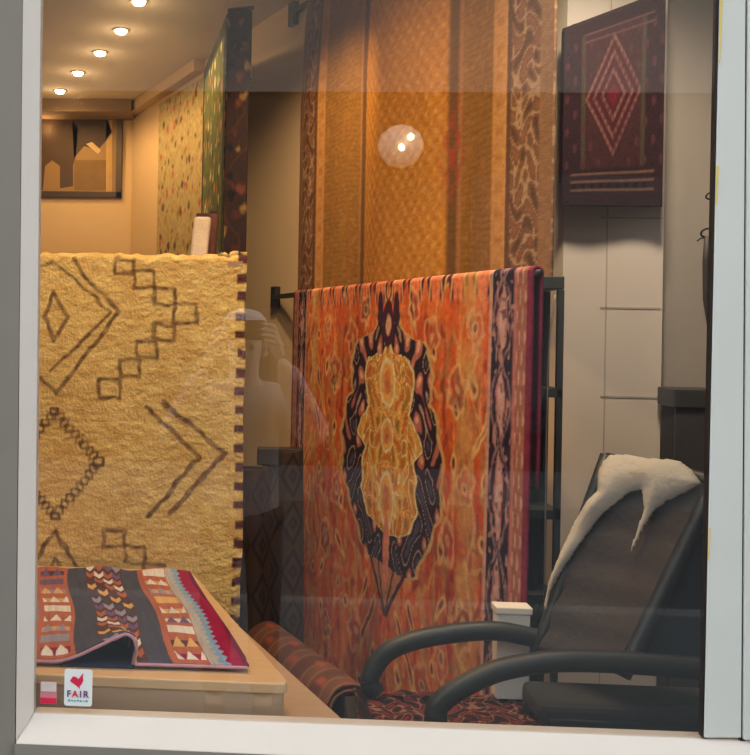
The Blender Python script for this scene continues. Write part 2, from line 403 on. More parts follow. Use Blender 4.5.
# ------------------------------------------------------------------ display cabinet
cz = .80
fr = atz(291, 684, cz); fl = atz(-30, 668, cz)
y_f = min(max(.06, fr[1]), .09)
cr = np.array([fr[0], y_f, cz])
vd = atz(222, 606, cz)-atz(291, 684, cz); vd[2] = 0; vd /= np.linalg.norm(vd)
YM = 1.0                                               # plane of the shaggy rug
k = (YM-.06-y_f)/vd[1]; bk = cr+vd*k
cab = thing('display_cabinet', (0-.5, .5, ZF), 'pale oak display cabinet with a lower step, under the striped kilim', 'cabinet')
XC = -1.6
def rounded(pts, i, r, n=6):
    p = np.array(pts[i]); a_ = np.array(pts[i-1]); b_ = np.array(pts[(i+1) % len(pts)])
    u = (a_-p)/np.linalg.norm(a_-p)*r; v = (b_-p)/np.linalg.norm(b_-p)*r
    arc = [tuple((p+u)*(1-t)**2+2*p*t*(1-t)+(p+v)*t*t) for t in np.linspace(0, 1, n)]
    return pts[:i]+arc+pts[i+1:]
top = rounded([(XC, y_f), (cr[0], y_f), (bk[0], bk[1]), (XC, bk[1])], 1, .03)
MB().prism([(x, y, cz-.022) for x, y in top], (0, 0, .022)).build('top_board', M['oak'], cab, bevel=.004)
ins = rounded([(XC, y_f+.004), (cr[0]-.006, y_f+.004), (bk[0]-.006, bk[1]), (XC, bk[1])], 1, .03)
MB().prism([(x, y, ZF) for x, y in ins], (0, 0, cz-.022-ZF)).build('body', M['oak_step'], cab)
sz = cz-.085
s1 = atz(346, 722, sz); s2 = atz(256, 641, sz)
sd_ = (s2-s1); sd_[2] = 0; sd_ /= np.linalg.norm(sd_)
s0 = s1-sd_*((s1[1]-.05)/sd_[1]); s3 = s0+sd_*((YM-.06-.05)/sd_[1])
MB().prism([(cr[0]-.002, y_f+.01, sz-.02), (s0[0], .05, sz-.02), (s3[0], s3[1], sz-.02), (bk[0]-.002, bk[1], sz-.02)], (0, 0, .02)).build('step_board', M['oak_step'], cab, bevel=.003)
MB().prism([(cr[0]-.002, y_f+.02, ZF), (s0[0]-.012, .062, ZF), (s3[0]-.012, s3[1], ZF), (bk[0]-.002, bk[1], ZF)], (0, 0, sz-.02-ZF)).build('step_base', M['oak_step'], cab)

# ------------------------------------------------------------------ striped kilim on the cabinet
NX, NY = 300, 170
u = np.linspace(0, 1, NX)[None, :]*np.ones((NY, 1)); v = np.linspace(0, 1, NY)[:, None]*np.ones((1, NX))
kz = cz+.012
K00, K10 = atz(30, 574, kz), atz(190, 574, kz); K01, K11 = atz(26, 660, kz), atz(249, 667, kz)
def bil(u, v, a, b, c, d): return (a[None, None]*(1-u)[..., None]+b[None, None]*u[..., None])*(1-v)[..., None]+(c[None, None]*(1-u)[..., None]+d[None, None]*u[..., None])*v[..., None]
P = bil(u, v, K00, K10, K01, K11)
P[..., 1] = np.maximum(P[..., 1], y_f+.012)
def buckle(u, v):                                       # the loop standing up at the front edge
    s = np.clip((v-.55)/.45, 0, 1)**1.5
    x = np.clip((u-.12)/.36, 0, 1)
    return s*.060*np.where(x < .80, (x/.80)**1.6, np.sqrt(np.clip(1-((x-.80)/.20)**2, 0, 1)))
bz = buckle(u, v)
P[..., 2] += bz + .010*np.exp(-((u-.30)/.2)**2)*np.exp(-(v/.25)**2) + .008*np.clip(vnoise(u*7, v*4, 3), 0, 1)*(v < .97) + .012*np.exp(-((v)/.05)**2)*(.5+.5*np.sin(u*17))
P[..., 0] += bz*.35*np.clip((u-.3)/.15, 0, 1)
C = np.zeros((NY, NX, 3))
slate, rust, crim, teal, grey = A(74, 64, 56), A(176, 88, 48), A(150, 22, 42), A(130, 140, 125), A(150, 128, 112)
gold, cream, plum, brown = A(215, 150, 70), A(240, 215, 150), A(110, 78, 82), A(90, 52, 36)
uu = u+.012*np.sin(v*9)
edges = [(0, .045, grey), (.045, .235, rust), (.235, .345, slate), (.345, .56, brown), (.56, .665, slate), (.665, .845, rust), (.845, .925, teal), (.925, 1.01, crim)]
for a_, b_, c_ in edges: paint(C, ((uu >= a_) & (uu < b_)).astype(float), c_)
for lo_, hi_, sd in ((.075, .215, 1), (.70, .83, 5)):
    n = 9
    row = np.floor(v*n); fv = v*n-row; fu = (uu-lo_)/(hi_-lo_)
    pal = [cream, plum, cream, gold, cream, plum, cream, grey, cream]; pal2 = [gold, brown, rust, crim, gold, grey, cream, gold, crim]
    for k in range(n):
        m = (row == k) & (fv > .12) & (fv < .78) & (fu > 0) & (fu < 1)
        tri = np.abs(((fu*2+.5*(k % 2)+sd*.1) % 1)*2-1) < (fv-.1)*1.3
        if (k+sd) % 3 != 2:
            paint(C, (m & tri).astype(float), pal[(k+sd) % n]); paint(C, (m & ~tri & (fv > .35)).astype(float), pal2[(k*2+sd) % n]*.9)
        else:
            paint(C, m.astype(float), pal[k])
zz = (np.abs(((uu-.345)/.215*4) % 1-.5)*.9+v*13) % 1
rr = np.floor(np.abs(((uu-.345)/.215*4) % 1-.5)*.9+v*13)+7*np.floor((uu-.345)/.215*4)
mid = (uu > .35) & (uu < .555)
for k, c_ in enumerate([cream, rust, brown, gold, slate, grey, plum, rust]):
    paint(C, (mid & (rr % 8 == k) & (zz < .62)).astype(float), c_)
dent = np.abs((v*22) % 1-.5)*.05
paint(C, ((uu > .845-.01) & (uu < .87+dent)).astype(float), A(176, 150, 110)); paint(C, ((uu > .905+dent) & (uu < 1.01)).astype(float), crim)
paint(C, ((uu > .985)).astype(float), A(110, 30, 40))
C *= (1+.12*vnoise(u*90, v*10, 2))[..., None]
kil = thing('kilim_rug', tuple((K00+K11)/2), 'striped flat-weave kilim in rust, slate and crimson lying on the oak cabinet', 'rug')
cloth('woven_field', P, C, M['flat'], .005, kil)
# the layer folded under, seen through the mouth of the loop
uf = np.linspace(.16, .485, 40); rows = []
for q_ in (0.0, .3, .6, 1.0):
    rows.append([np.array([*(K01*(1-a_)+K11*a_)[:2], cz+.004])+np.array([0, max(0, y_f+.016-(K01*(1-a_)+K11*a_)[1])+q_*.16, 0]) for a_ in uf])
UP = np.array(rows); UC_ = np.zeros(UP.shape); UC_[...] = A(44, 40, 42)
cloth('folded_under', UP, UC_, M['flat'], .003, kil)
# pale overcast edge along the front
fe = P[-1]
MB().tube([tuple(p+np.array([0, -.002, -.001])) for p in fe[::3]], .0035, n=6).build('edge_binding', plain('pale_pink_binding', A(176, 116, 98), .9, noise=.3, scale=60), kil, smooth=True)

# ------------------------------------------------------------------ shaggy cream rug with brown line drawing
def W2(px, py): q = at(px, py, YM-.02); return (q[0], q[2])
x1m = W2(244, 400)[0]; x0m = x1m-.98; ztop = at(140, 254, YM)[2]; zbot = .05
NX, NY = 330, 520
rb_ = .02
drop = ztop-rb_-zbot; arc = math.pi*rb_; back = .9
S = np.linspace(0, drop+arc+back, NY)
xx = np.linspace(x0m, x1m, NX)
SS, XX = np.meshgrid(S, xx, indexing='ij')
Yf, Yb_ = YM-rb_, YM+rb_
Z = np.where(SS < drop, zbot+SS, np.where(SS < drop+arc, ztop-rb_+rb_*np.sin((SS-drop)/rb_), ztop-rb_-(SS-drop-arc)))
Yv = np.where(SS < drop, Yf, np.where(SS < drop+arc, YM-rb_*np.cos(np.clip((SS-drop)/rb_, 0, math.pi)), Yb_))
rough = .0016*vnoise(XX*60, SS*150, 1)+.0012*vnoise(XX*190, SS*260, 4)+.012*vnoise(XX*3, SS*3, 6)
P = np.stack([XX+.004*vnoise(SS*14, SS*0, 9)*(XX > x1m-.05), Yv-rough*(SS < drop+arc/2), Z+.004*vnoise(XX*60, SS*0, 2)*(np.abs(SS-drop-arc/2) < arc/2)], -1)
wool, wool2, brn = A(226, 170, 82), A(198, 140, 62), A(96, 58, 28)
mixn = .5+.5*vnoise(XX*30, SS*75, 5)
C = wool*mixn[..., None]+wool2*(1-mixn)[..., None]
PX = XX+.0045*vnoise(XX*40, Z*40, 11); PZ = Z+.0045*vnoise(XX*40, Z*40, 12)
fm = (SS < drop+arc*.6).astype(float)
def lineset(pts, w=.0062, closed=False):
    d = seg_dist(PX, PZ, [W2(*p) for p in pts], closed); paint(C, soft(d, w, .004)*fm*(.78+.22*vnoise(XX*60, Z*60, 8)), brn)
def rect(x0, y0, x1, y1, w=.0055): lineset([(x0, y0), (x1, y0+1), (x1, y1), (x0, y1-1)], w, True)
lineset([(54, 293), (67.5, 317), (54, 341), (44, 317)], closed=True)
lineset([(75, 258), (84, 276), (120, 312), (56, 393), (42, 378)]); lineset([(40, 266), (54, 261), (111, 313), (51, 371)], .0045)
for q in ((116, 259, 135, 274), (135, 271, 154, 288), (154, 288, 174, 305), (174, 304, 197, 323), (154, 324, 175, 340), (137, 341, 156, 357), (120, 359, 139, 377), (100, 379, 121, 398)): rect(*q)
lineset([(163, 403), (225, 453), (171, 513)], .0075); lineset([(147, 407), (199, 457), (149, 516)], .0075)
def stairs(p, q, n, s=3.6):
    for k in range(n+1):
        t = k/n; cx, cy = p[0]+(q[0]-p[0])*t, p[1]+(q[1]-p[1])*t
        lineset([(cx-s, cy-s), (cx+s, cy-s), (cx+s, cy+s), (cx-s, cy+s)], .0036, True)
stairs((55, 411), (99, 462), 9); stairs((99, 462), (55, 516), 9); stairs((55, 411), (30, 440), 5); stairs((55, 516), (30, 490), 5)
lineset([(36, 560), (55, 531), (80, 570)]); lineset([(47, 574), (55, 558), (64, 574)]); lineset([(20, 590), (36, 560)])
for q in ((104, 529, 125, 547), (125, 546, 144, 565), (144, 565, 164, 583)): rect(*q)
lineset([(-40, 300), (-10, 260)]); lineset([(-40, 500), (0, 450), (-40, 400)])
# brown tufts down the right hand selvedge
for k in range(32):
    zc_ = ztop-.012-k*.0545
    m = soft(XX-(x1m-.010), .0155+.003*math.sin(k*2.1), .004)*soft(Z-zc_-.003*vnoise(XX*50, Z*0, k), .0125+.002*math.sin(k*1.3), .004)
    paint(C, m, A(88, 44, 30))
sh = thing('shaggy_rug', (x0m+.49, YM, zbot), 'cream shaggy wool rug with brown lozenges hung over a rail behind the kilim', 'rug')
cloth('pile', P, C, M['shag'], .010, sh)
rl = thing('rug_rail', (x0m+.5, YM, ZF), 'wooden rail on two posts carrying the cream shaggy rug', 'rail')
MB().bar((x0m-.04, YM, ztop-rb_-.008), (x1m-.01, YM, ztop-rb_-.008), .020, .020).build('bar', M['oak_step'], rl)
for xx_ in (x0m+.02, x1m-.10): MB().box(xx_-.012, xx_+.012, YM-.006, YM+.010, ZF, ztop-rb_-.015).build('post', M['oak_step'], rl)

# ------------------------------------------------------------------ rugs on swing arms
def hung(name, pa, pb, ztop, zbot, patt, label, NX, NY, mat, thick=.008, wave=None, over=.25, cat='rug', rb=.016, tilt=0.0):
    """rug draped over a bar running from pa to pb (x, y); patt(u, s, width) paints it, s = metres below the bar."""
    pa, pb = np.array(pa[:2], float), np.array(pb[:2], float)
    d = pb-pa; Wd = np.linalg.norm(d); d /= Wd
    n = np.array([d[1], -d[0]])
    if np.dot(n, CAM[:2]-pa) < 0: n = -n
    drop = ztop-rb-zbot; arc = math.pi*rb
    S = np.concatenate([np.linspace(0, drop, NY), np.linspace(drop, drop+arc, 9)[1:], np.linspace(drop+arc, drop+arc+over, 12)[1:]])
    SS, Uu = np.meshgrid(S, np.linspace(0, 1, NX), indexing='ij')
    down = np.clip(drop-SS, 0, None)+0.0
    ang = np.clip((SS-drop)/rb, 0, math.pi)
    Z = np.where(SS < drop, zbot+SS, np.where(SS < drop+arc, ztop-rb+rb*np.sin(ang), ztop-rb-(SS-drop-arc)))
    off = np.where(SS < drop, rb, rb*np.cos(ang))
    fr_ = np.clip((Z-zbot)/drop, 0, 1); Zt = Z+tilt*(Uu-.5)*fr_
    if wave is not None: off = off+wave(Uu, down)*np.clip(down/.12, 0, 1)
    X = pa[0]+d[0]*Wd*Uu+n[0]*off; Y = pa[1]+d[1]*Wd*Uu+n[1]*off
    C = patt(Uu, np.where(SS < drop, ztop-Z, ztop-Z-(SS-drop)*.0), Wd)
    t = thing(name, (float((pa[0]+pb[0])/2), float((pa[1]+pb[1])/2), float(zbot)), label, cat)
    Pp = np.stack([X, Y, Zt], -1)
    if np.dot(np.cross(Pp[0, 1]-Pp[0, 0], Pp[1, 0]-Pp[0, 0])[:2], n) < 0:
        Pp = Pp[:, ::-1]; C = C[:, ::-1]
    cloth('pile', Pp, C, mat, thick, t)
    return t, n
def swing_arm(pw, pa, pb, z, label, plate=.05):
    """iron bracket on the wall at pw with an arm through pa .. pb."""
    t = thing('swing_arm', (float(pw[0]), float(pw[1]), float(z)), label, 'bracket')
    q = np.array([pw[0], pw[1], z])
    MB().prism([tuple(q+wd*sx*plate/2+np.array([0, 0, sz_*plate*.95])) for sx, sz_ in ((-1, -1), (1, -1), (1, 1), (-1, 1))], tuple(wn*.03)).build('wall_plate', M['black_iron'], t, bevel=.003)
    MB().bar(tuple(q+wn*.02), (pa[0], pa[1], z), .022, .022).build('stub', M['black_iron'], t)
    MB().tube([(pa[0], pa[1], z), (pb[0], pb[1], z)], .010, n=10).build('arm', M['black_iron'], t, smooth=True)
    return t

# --- orange medallion rug
Yl = on_wall(296, 300)[1]-.22
La = at(297, 294, Yl); zr = La[2]
lo_y, hi_y = .3, Yl
for _ in range(40):
    m_ = (lo_y+hi_y)/2
    if at(538, 271.5, m_)[2] > zr: hi_y = m_
    else: lo_y = m_
Ra = at(538, 271.5, (lo_y+hi_y)/2)
print('orange', La, Ra, 'W', np.linalg.norm(Ra-La))
dO = (Ra-La); dO[2] = 0; WO = np.linalg.norm(dO); dO /= WO; nO = np.array([dO[1], -dO[0], 0])
if np.dot(nO, CAM-La) < 0: nO = -nO
def OW(px, py):                       # photograph -> (u, s) on the orange rug's plane
    q = atp(px, py, La+nO*.016, nO); return np.dot(q-La, dO)/WO, zr-q[2]
def half(tab):                        # half-width table from right/left outline in the photo, as function of s
    ss, hh = [], []
    for py, l, r_ in tab:
        ul, s_ = OW(l, py); ur, s2_ = OW(r_, py); ss.append((s_+s2_)/2); hh.append((ur-ul)/2)
    o = np.argsort(ss); return np.array(ss)[o], np.array(hh)[o]
uc = np.mean([(OW(l, y)[0]+OW(r_, y)[0])/2 for y, l, r_ in ((350, 354, 421), (430, 347, 434), (500, 350, 438))])
print('medallion centre u', uc)
navT = half([(318, 383, 388), (326, 376, 396), (334, 374, 400), (340, 366, 404), (345, 354, 416), (352, 350, 421), (372, 349, 423), (396, 346, 424), (400, 349, 421), (412, 345, 429), (440, 342, 438), (470, 343, 441), (500, 345, 439), (520, 351, 433), (545, 360, 428), (570, 368, 424), (578, 376, 410)])
golT = half([(350, 384, 388), (358, 381, 391), (362, 366, 408), (372, 361, 410), (400, 362, 409), (415, 367, 406), (428, 354, 412), (445, 353, 416), (458, 361, 411), (470, 357, 410), (500, 357, 412), (520, 361, 411), (530, 366, 409), (540, 383, 388)])
tipS = OW(391, 627)[1]; navS = OW(391, 578)[1]
def orange_patt(u, s, Wd):
    x = (u-uc)*Wd; ax = np.abs(x)+.006*vnoise(u*55, s*38, 21); s = s+.006*vnoise(u*50, s*40, 22)
    C = np.zeros(u.shape+(3,))
    ns = vnoise(u*9, s*3, 1); ns2 = vnoise(u*40, s*18, 2)
    base = A(206, 84, 26); C[...] = base
    paint(C, np.clip(.5+.9*ns, 0, 1)*.7, A(178, 58, 22)); paint(C, np.clip(ns2, 0, 1)*.35, A(222, 112, 40))
    st1 = vnoise(ax*26, s*5, 31); st2 = vnoise(ax*48+3, s*13, 32); st3 = vnoise(ax*17, s*11, 33)
    paint(C, np.clip(st1*2.2-.3, 0, 1)*.6, A(188, 122, 52)); paint(C, np.clip(-st1*2.2-.5, 0, 1)*.6, A(150, 46, 22)); paint(C, np.clip(st3*3-1.0, 0, 1)*.5, A(176, 110, 56)); paint(C, np.clip(st2*3-1.2, 0, 1)*.6, A(216, 140, 74)); paint(C, np.clip(-st2*3-1.4, 0, 1)*.6, A(112, 44, 28))
    paint(C, np.clip((.30-s)/.2, 0, 1)*.45, A(238, 92, 34))
    # tan side vines and scrolls in the field
    f1 = np.sin(13*ax+1.5*np.sin(7.5*s))+.8*np.sin(9*s+2.2*np.cos(10*ax)+.6)
    paint(C, soft(f1+.3*st2, .12, .1)*.55, A(206, 148, 72)); paint(C, soft(f1-.9, .11, .1)*.7, A(150, 96, 44))
    f2 = np.sin(29*ax+2*np.sin(13*s))*np.sin(19*s+1.5*np.sin(17*ax))
    paint(C, np.clip((f2-.62)*6, 0, 1)*.85, A(218, 160, 78)); paint(C, np.clip((f2-.86)*10, 0, 1), A(120, 34, 30)); paint(C, np.clip((-f2-.80)*8, 0, 1)*.8, A(138, 44, 26))
    # row of buds under the bar
    bd = (np.abs((x/.155) % 1-.5)*2); tb = np.clip((.085-s)/.02, 0, 1)
    paint(C, tb*soft(bd-.75+s*4, .16, .1), A(70, 26, 34)); paint(C, tb*soft(bd-.2, .16, .12), A(246, 112, 60)); paint(C, tb*soft(bd-.48-s*2, .07, .06), A(200, 140, 80))
    # wide tan guard inside the borders
    e = np.abs(u-.5)*2
    paint(C, soft(e-.68, .045, .03)*.75*(.6+.4*np.sin(s*30)), A(196, 130, 58)); paint(C, soft(e-.72+.02*np.sin(s*24), .008, .008)*.45*np.clip(st3*3+.6, 0, 1), A(214, 164, 94))
    for k, (rx_, rs_, rr0) in enumerate(((.36, .20, .055), (.55, .34, .06), (.62, .62, .05), (.50, .80, .055), (.62, 1.02, .06), (.46, 1.16, .055), (.30, 1.30, .06), (.58, 1.36, .05), (.12, 1.44, .05), (.40, .50, .04), (.22, .10, .045), (.66, .16, .045))):
        dx_, dy_ = ax-rx_, s-rs_; rad_ = np.hypot(dx_, dy_*.85)/rr0; an_ = np.arctan2(dy_, dx_); rad_ = rad_+.25*vnoise(u*40, s*34, 40+k); pet = 1+.12*np.cos(5*an_+k)
        paint(C, soft(rad_-pet, .13, .12)*.5, A(216, 158, 88)); paint(C, np.clip((pet*.86-rad_)*5, 0, 1)*.5, A(*((150, 40, 30), (96, 36, 40), (196, 100, 60))[k % 3])); paint(C, np.clip((.42-rad_)*7, 0, 1)*.7, A(214, 156, 88)); paint(C, np.clip((.2-rad_)*8, 0, 1)*.7, A(90, 36, 32))
    # medallion: dark ground
    hw = np.interp(s, *navT, left=0, right=0)*Wd+.012*np.sin(s*46)*(s > .2)
    inn = np.clip((hw-ax)/.008, 0, 1)*(s > navT[0][0])*(s < navS)
    paint(C, np.clip((hw+.022-ax)/.008, 0, 1)*(s > navT[0][0])*(s < navS), A(196, 146, 72))
    paint(C, inn, A(38, 22, 28))
    g1 = np.sin(36*ax+1.6*np.sin(22*s))*np.sin(27*s+1.4*np.sin(30*ax)+.5)
    paint(C, inn*np.clip((g1-.42)*7, 0, 1), A(176, 92, 66)); paint(C, inn*np.clip((g1-.8)*9, 0, 1), A(214, 150, 98))
    paint(C, inn*soft(g1+.35, .07, .06)*.8, A(190, 140, 104)); paint(C, inn*np.clip((-g1-.78)*8, 0, 1), A(70, 56, 60))
    # golden heart
    hg = np.interp(s, *golT, left=0, right=0)*Wd+.008*np.sin(s*60)
    gi = np.clip((hg-ax)/.006, 0, 1)*(s > golT[0][0])*(s < golT[0][-1])
    paint(C, gi, A(208, 128, 42)); paint(C, gi*np.clip(st2*3-.4, 0, 1)*.6, A(226, 160, 70)); paint(C, gi*np.clip(-st2*3-.6, 0, 1)*.6, A(170, 92, 36))
    h1 = np.sin(58*ax+2.4*np.sin(28*s+.4))+np.sin(46*s+2.6*np.cos(34*ax))
    paint(C, gi*np.clip((-h1-.7)*3, 0, 1)*.8, A(190, 92, 30)); paint(C, gi*soft(h1-.25, .17, .1), A(244, 196, 104)); paint(C, gi*soft(h1+1.0, .13, .1)*.8, A(240, 190, 100))
    paint(C, gi*np.clip((h1-1.5)*5, 0, 1), A(140, 104, 36)); paint(C, gi*soft(hg-ax-.008, .008, .005), A(244, 200, 112))
    for sy, wx, hy in ((OW(385, 387)[1], .075, .085), (OW(385, 440)[1], .06, .06), (OW(387, 505)[1], .065, .10)):
        el = np.hypot(ax/wx, (s-sy)/hy)
        paint(C, gi*np.clip((1-el)*8, 0, 1), A(222, 150, 62)); paint(C, gi*soft(el-.92, .10, .08), A(248, 206, 120)); paint(C, gi*np.clip((.55-el)*8, 0, 1), A(200, 112, 56)); paint(C, gi*np.clip((.22-el)*9, 0, 1), A(150, 100, 40))
    # stem above the medallion
    st = OW(386, 315)[1]
    el = np.hypot(ax/.05, (s-OW(386, 329)[1])/.075)
    paint(C, soft(el-.8, .28, .08), A(66, 26, 34)); paint(C, np.clip((.55-el)*7, 0, 1), A(206, 142, 92))
    el = np.hypot((ax-.075)/.03, (s-st)/.07); paint(C, np.clip((1-el)*6, 0, 1), A(60, 26, 36))
    # pendant: dark outlined spear
    ph = .15*np.clip((tipS-s)/(tipS-navS), 0, 1.0)**1.0
    pm = (s > navS-.01) & (s < tipS)
    paint(C, pm*np.clip((ph-ax)/.006, 0, 1), A(176, 112, 66)); paint(C, pm*soft(ax-ph, .013, .006), A(58, 30, 36)); paint(C, pm*soft(ax-ph*.45, .008, .006), A(86, 40, 34))
    el = np.hypot(ax/.03, (s-OW(389, 556)[1])/.14); paint(C, np.clip((1-el)*8, 0, 1), A(206, 118, 76))
    # borders
    for c0, wv in ((.962, .036), (.862, .078)):
        pass
    bw = (e-.80)/.125                          # main border 0..1 going out
    bm_ = ((bw > 0) & (bw < 1)).astype(float)
    paint(C, bm_, A(34, 22, 28))
    q = bw*2-1+.12*vnoise(s*30, u*60, 5); ph_ = s/.25*math.pi+.5*vnoise(s*4, u*0, 6)
    ln_ = .72*np.abs(np.sin(ph_))
    paint(C, bm_*np.clip((ln_*.78-np.abs(q))*9, 0, 1), np.array(A(168, 92, 70))); paint(C, bm_*np.clip((ln_*.42-np.abs(q))*9, 0, 1), A(186, 132, 96))
    paint(C, bm_*soft(np.abs(q)-ln_*.62, .07, .06), A(44, 26, 32)); paint(C, bm_*soft(np.abs(q)-ln_-.06, .10, .08)*.9, A(136, 92, 72))
    paint(C, bm_*np.clip((vnoise(s*60, q*5, 8)-.35)*5, 0, 1)*.75, A(52, 30, 36)); paint(C, bm_*np.clip((vnoise(s*50, q*6, 9)-.45)*5, 0, 1)*.7, A(186, 120, 84))
    paint(C, soft(bw, .06, .04), A(190, 128, 86)); paint(C, soft(bw-1, .06, .04), A(176, 96, 66))
    ob = (e > .93).astype(float)
    paint(C, ob, A(150, 84, 52)); paint(C, ob*np.clip((np.sin(s*60)*np.sin((e-.93)*260)-.3)*4, 0, 1), A(188, 128, 84)); paint(C, (e > .982).astype(float), A(120, 34, 38))
    return C*(1+.16*vnoise(u*150, s*110, 9)+.14*vnoise(u*70, s*60, 19))[..., None]
orug, _ = hung('oriental_rug', La, Ra, zr+.016, ZF+.10, orange_patt, 'orange-red oriental rug with navy and gold medallion on the low swing arm', 340, 400, M['weave'], wave=lambda u, d: .010*np.sin(u*8)*np.clip(d, 0, 1)+.005*np.sin(u*23+1)*d, over=.55)
pwall = on_wall(278, 305)
swing_arm(pwall, La-dO*.03, Ra+dO*.01, zr-.004, 'black iron swing arm at shoulder height carrying the orange medallion rug', .055)

# --- golden rug above and behind it
zy = min(on_wall(295, 15)[2], ZC-.06)
Yy = on_wall(308, 160)[1]-.06
Ly = at(308, 160, Yy); Ry = at(563, 160, Ra[1]+.30)
zyb = at(563, 273, Ra[1]+.30)[2]-.02
print('yellow', Ly, Ry, zy, zyb)
def yellow_patt(u, s, Wd):
    C = np.zeros(u.shape+(3,)); x = (u-.5)*Wd
    n1 = vnoise(u*5, s*2, 1); weft = np.sin(s*300+6*vnoise(u*12, s*4, 4))
    side, mid = A(134, 84, 26), A(178, 106, 28)
    nz = vnoise(x*40, s*60, 14); nz2 = vnoise(x*14, s*9, 15)
    C[...] = side
    paint(C, np.clip(weft, 0, 1)*.45, A(112, 66, 18))
    m = np.clip((.17-np.abs(u-.53))/.012, 0, 1)
    paint(C, m, mid)
    lat = np.sin(x*105+nz)*np.sin(s*96+.8*nz)+.4*nz; paint(C, m*np.clip((lat-.35)*2, 0, 1)*.42, A(206, 142, 62)); paint(C, m*np.clip((-lat-.4)*2, 0, 1)*.45, A(140, 76, 20)); paint(C, np.clip(nz2, 0, 1)*.3, A(150, 86, 26)); paint(C, np.clip(nz*2-.6, 0, 1)*.35, A(166, 104, 40))
    paint(C, soft(np.abs(u-.53)-.18, .014, .012)*.85, A(92, 56, 22)); paint(C, soft(np.abs(u-.53)-.2, .006, .006), A(150, 92, 40))
    el = np.hypot((u-.71)/.05, (s-.95)/.22); paint(C, np.clip(1-el, 0, 1)*np.clip(np.sin(x*90)*np.sin(s*50)+.5, 0, 1), A(150, 52, 28))
    for c0, hw_ in ((.128, .018), (.872, .022)):
        paint(C, soft(u-c0, hw_, .006), A(176, 112, 46)); paint(C, soft(u-c0, hw_*.5, .006)*np.clip(np.sin(s*75), 0, 1)*.6, A(150, 84, 28))
    e = np.where(u < .5, (.108-u)/.108, (u-.892)/.108)
    bm_ = (e > 0).astype(float)
    paint(C, bm_, A(112, 66, 30))
    z1 = np.sin(e*15+2.4*np.sin(s*34)+1.2*vnoise(e*4, s*14, 7))+np.sin(s*58+2.2*np.cos(e*13)+1.5*vnoise(e*3, s*11, 8)); 
    paint(C, bm_*soft(z1-.1, .26, .2)*.8, A(164, 116, 64)); paint(C, bm_*np.clip((z1-1.15)*4, 0, 1)*.7, A(128, 72, 36)); paint(C, bm_*np.clip((-z1-1.1)*4, 0, 1)*.8, A(76, 46, 22))
    paint(C, soft(e-.05, .05, .03)*bm_, A(90, 52, 24)); paint(C, soft(e-.85, .14, .05)*bm_, A(136, 86, 42))
    return C*(1+.16*vnoise(u*120, s*160, 9))[..., None]
hung('oriental_rug', Ly, Ry, zy+.02, zyb, yellow_patt, 'tall golden brown oriental rug on the high arm above the orange rug', 300, 330, M['weave'], wave=lambda u, d: (.013*(1+np.sin(u*15+.6))+.022*np.exp(-((u-.53)/.16)**4))*np.clip(d/.5, 0, 1)+.004*(1+np.sin(u*31)), over=.5)
swing_arm(on_wall(296, 15), Ly-(Ry-Ly)*.02, Ry, zy, 'black iron swing arm near the ceiling carrying the golden brown rug', .06)

# --- small dark rug in front of the pillar
dY0, dY1 = YP-.055, YP-.07
Ld, Rd = at(563, 30, dY0), at(664, -8, dY1)
zd = (Ld[2]+Rd[2])/2; zdb = at(600, 207, dY0)[2]; tlt = float(Rd[2]-Ld[2])
print('dark', Ld, Rd, zdb)
def dark_patt(u, s, Wd):
    C = np.zeros(u.shape+(3,)); C[...] = D(58, 36, 40)
    H = zd-zdb; v = s/H
    paint(C, soft(u-.5, .30, .02)*soft(v-.45, .36, .02), D(74, 42, 42)); paint(C, soft(np.abs(u-.5)-.3, .02, .01)*soft(v-.45, .36, .02), D(84, 70, 52))
    dm = np.abs(u-.5)/.27+np.abs(v-.44)/.30
    paint(C, np.clip((1-dm)*20, 0, 1), D(84, 38, 42))
    dots = .5+.5*np.sin((u-.5)*95)*np.sin(v*95)
    for q_ in (1.0, .72, .42): paint(C, soft(dm-q_, .06, .03)*np.clip(dots*1.4, .3, 1), D(140, 92, 82))
    paint(C, np.clip((.25-dm)*12, 0, 1), D(118, 34, 46)); paint(C, np.clip((dm-1.2)*8, 0, 1)*np.clip((np.sin(u*40)*np.sin(v*34)-.55)*4, 0, 1)*soft(v-.45, .36, .02), D(92, 52, 56))
    for q_ in (.84, .88, .925): paint(C, soft(v-q_, .006, .004)*soft(u-.5, .42, .01), D(126, 94, 78))
    paint(C, soft(v-.902, .012, .006)*np.clip(np.sin(u*70)*2, 0, 1)*soft(u-.5, .4, .01), D(30, 24, 26))
    for q_ in (.09, .13): paint(C, soft(v-q_, .005, .004)*soft(u-.55, .35, .01), D(110, 74, 70))
    return C*(1+.15*vnoise(u*70, v*90, 3))[..., None]*.72
hung('small_rug', Ld, Rd, zd+.005, zdb, dark_patt, 'small dark maroon rug with a red lozenge hanging before the cream pillar', 130, 200, M['weave'], wave=lambda u, d: .018*np.sin(u*6)*d+.02*(u-.5)**2*d, over=.5, tilt=tlt)
ta = thing('swing_arm', (pl[0], YP, zd), 'black arm fixed to the pillar and carrying the small maroon rug', 'bracket')
MB().box(pl[0]+.01, pl[0]+.07, YP-.02, YP, Ld[2]-.06, Ld[2]+.03).build('wall_plate', M['black_iron'], ta, bevel=.003)
MB().tube([(pl[0]+.03, YP-.02, Ld[2]-.011), (Ld[0], Ld[1], Ld[2]-.011), (Rd[0], Rd[1], Rd[2]-.011)], .009, n=10).build('arm', M['black_iron'], ta, smooth=True)

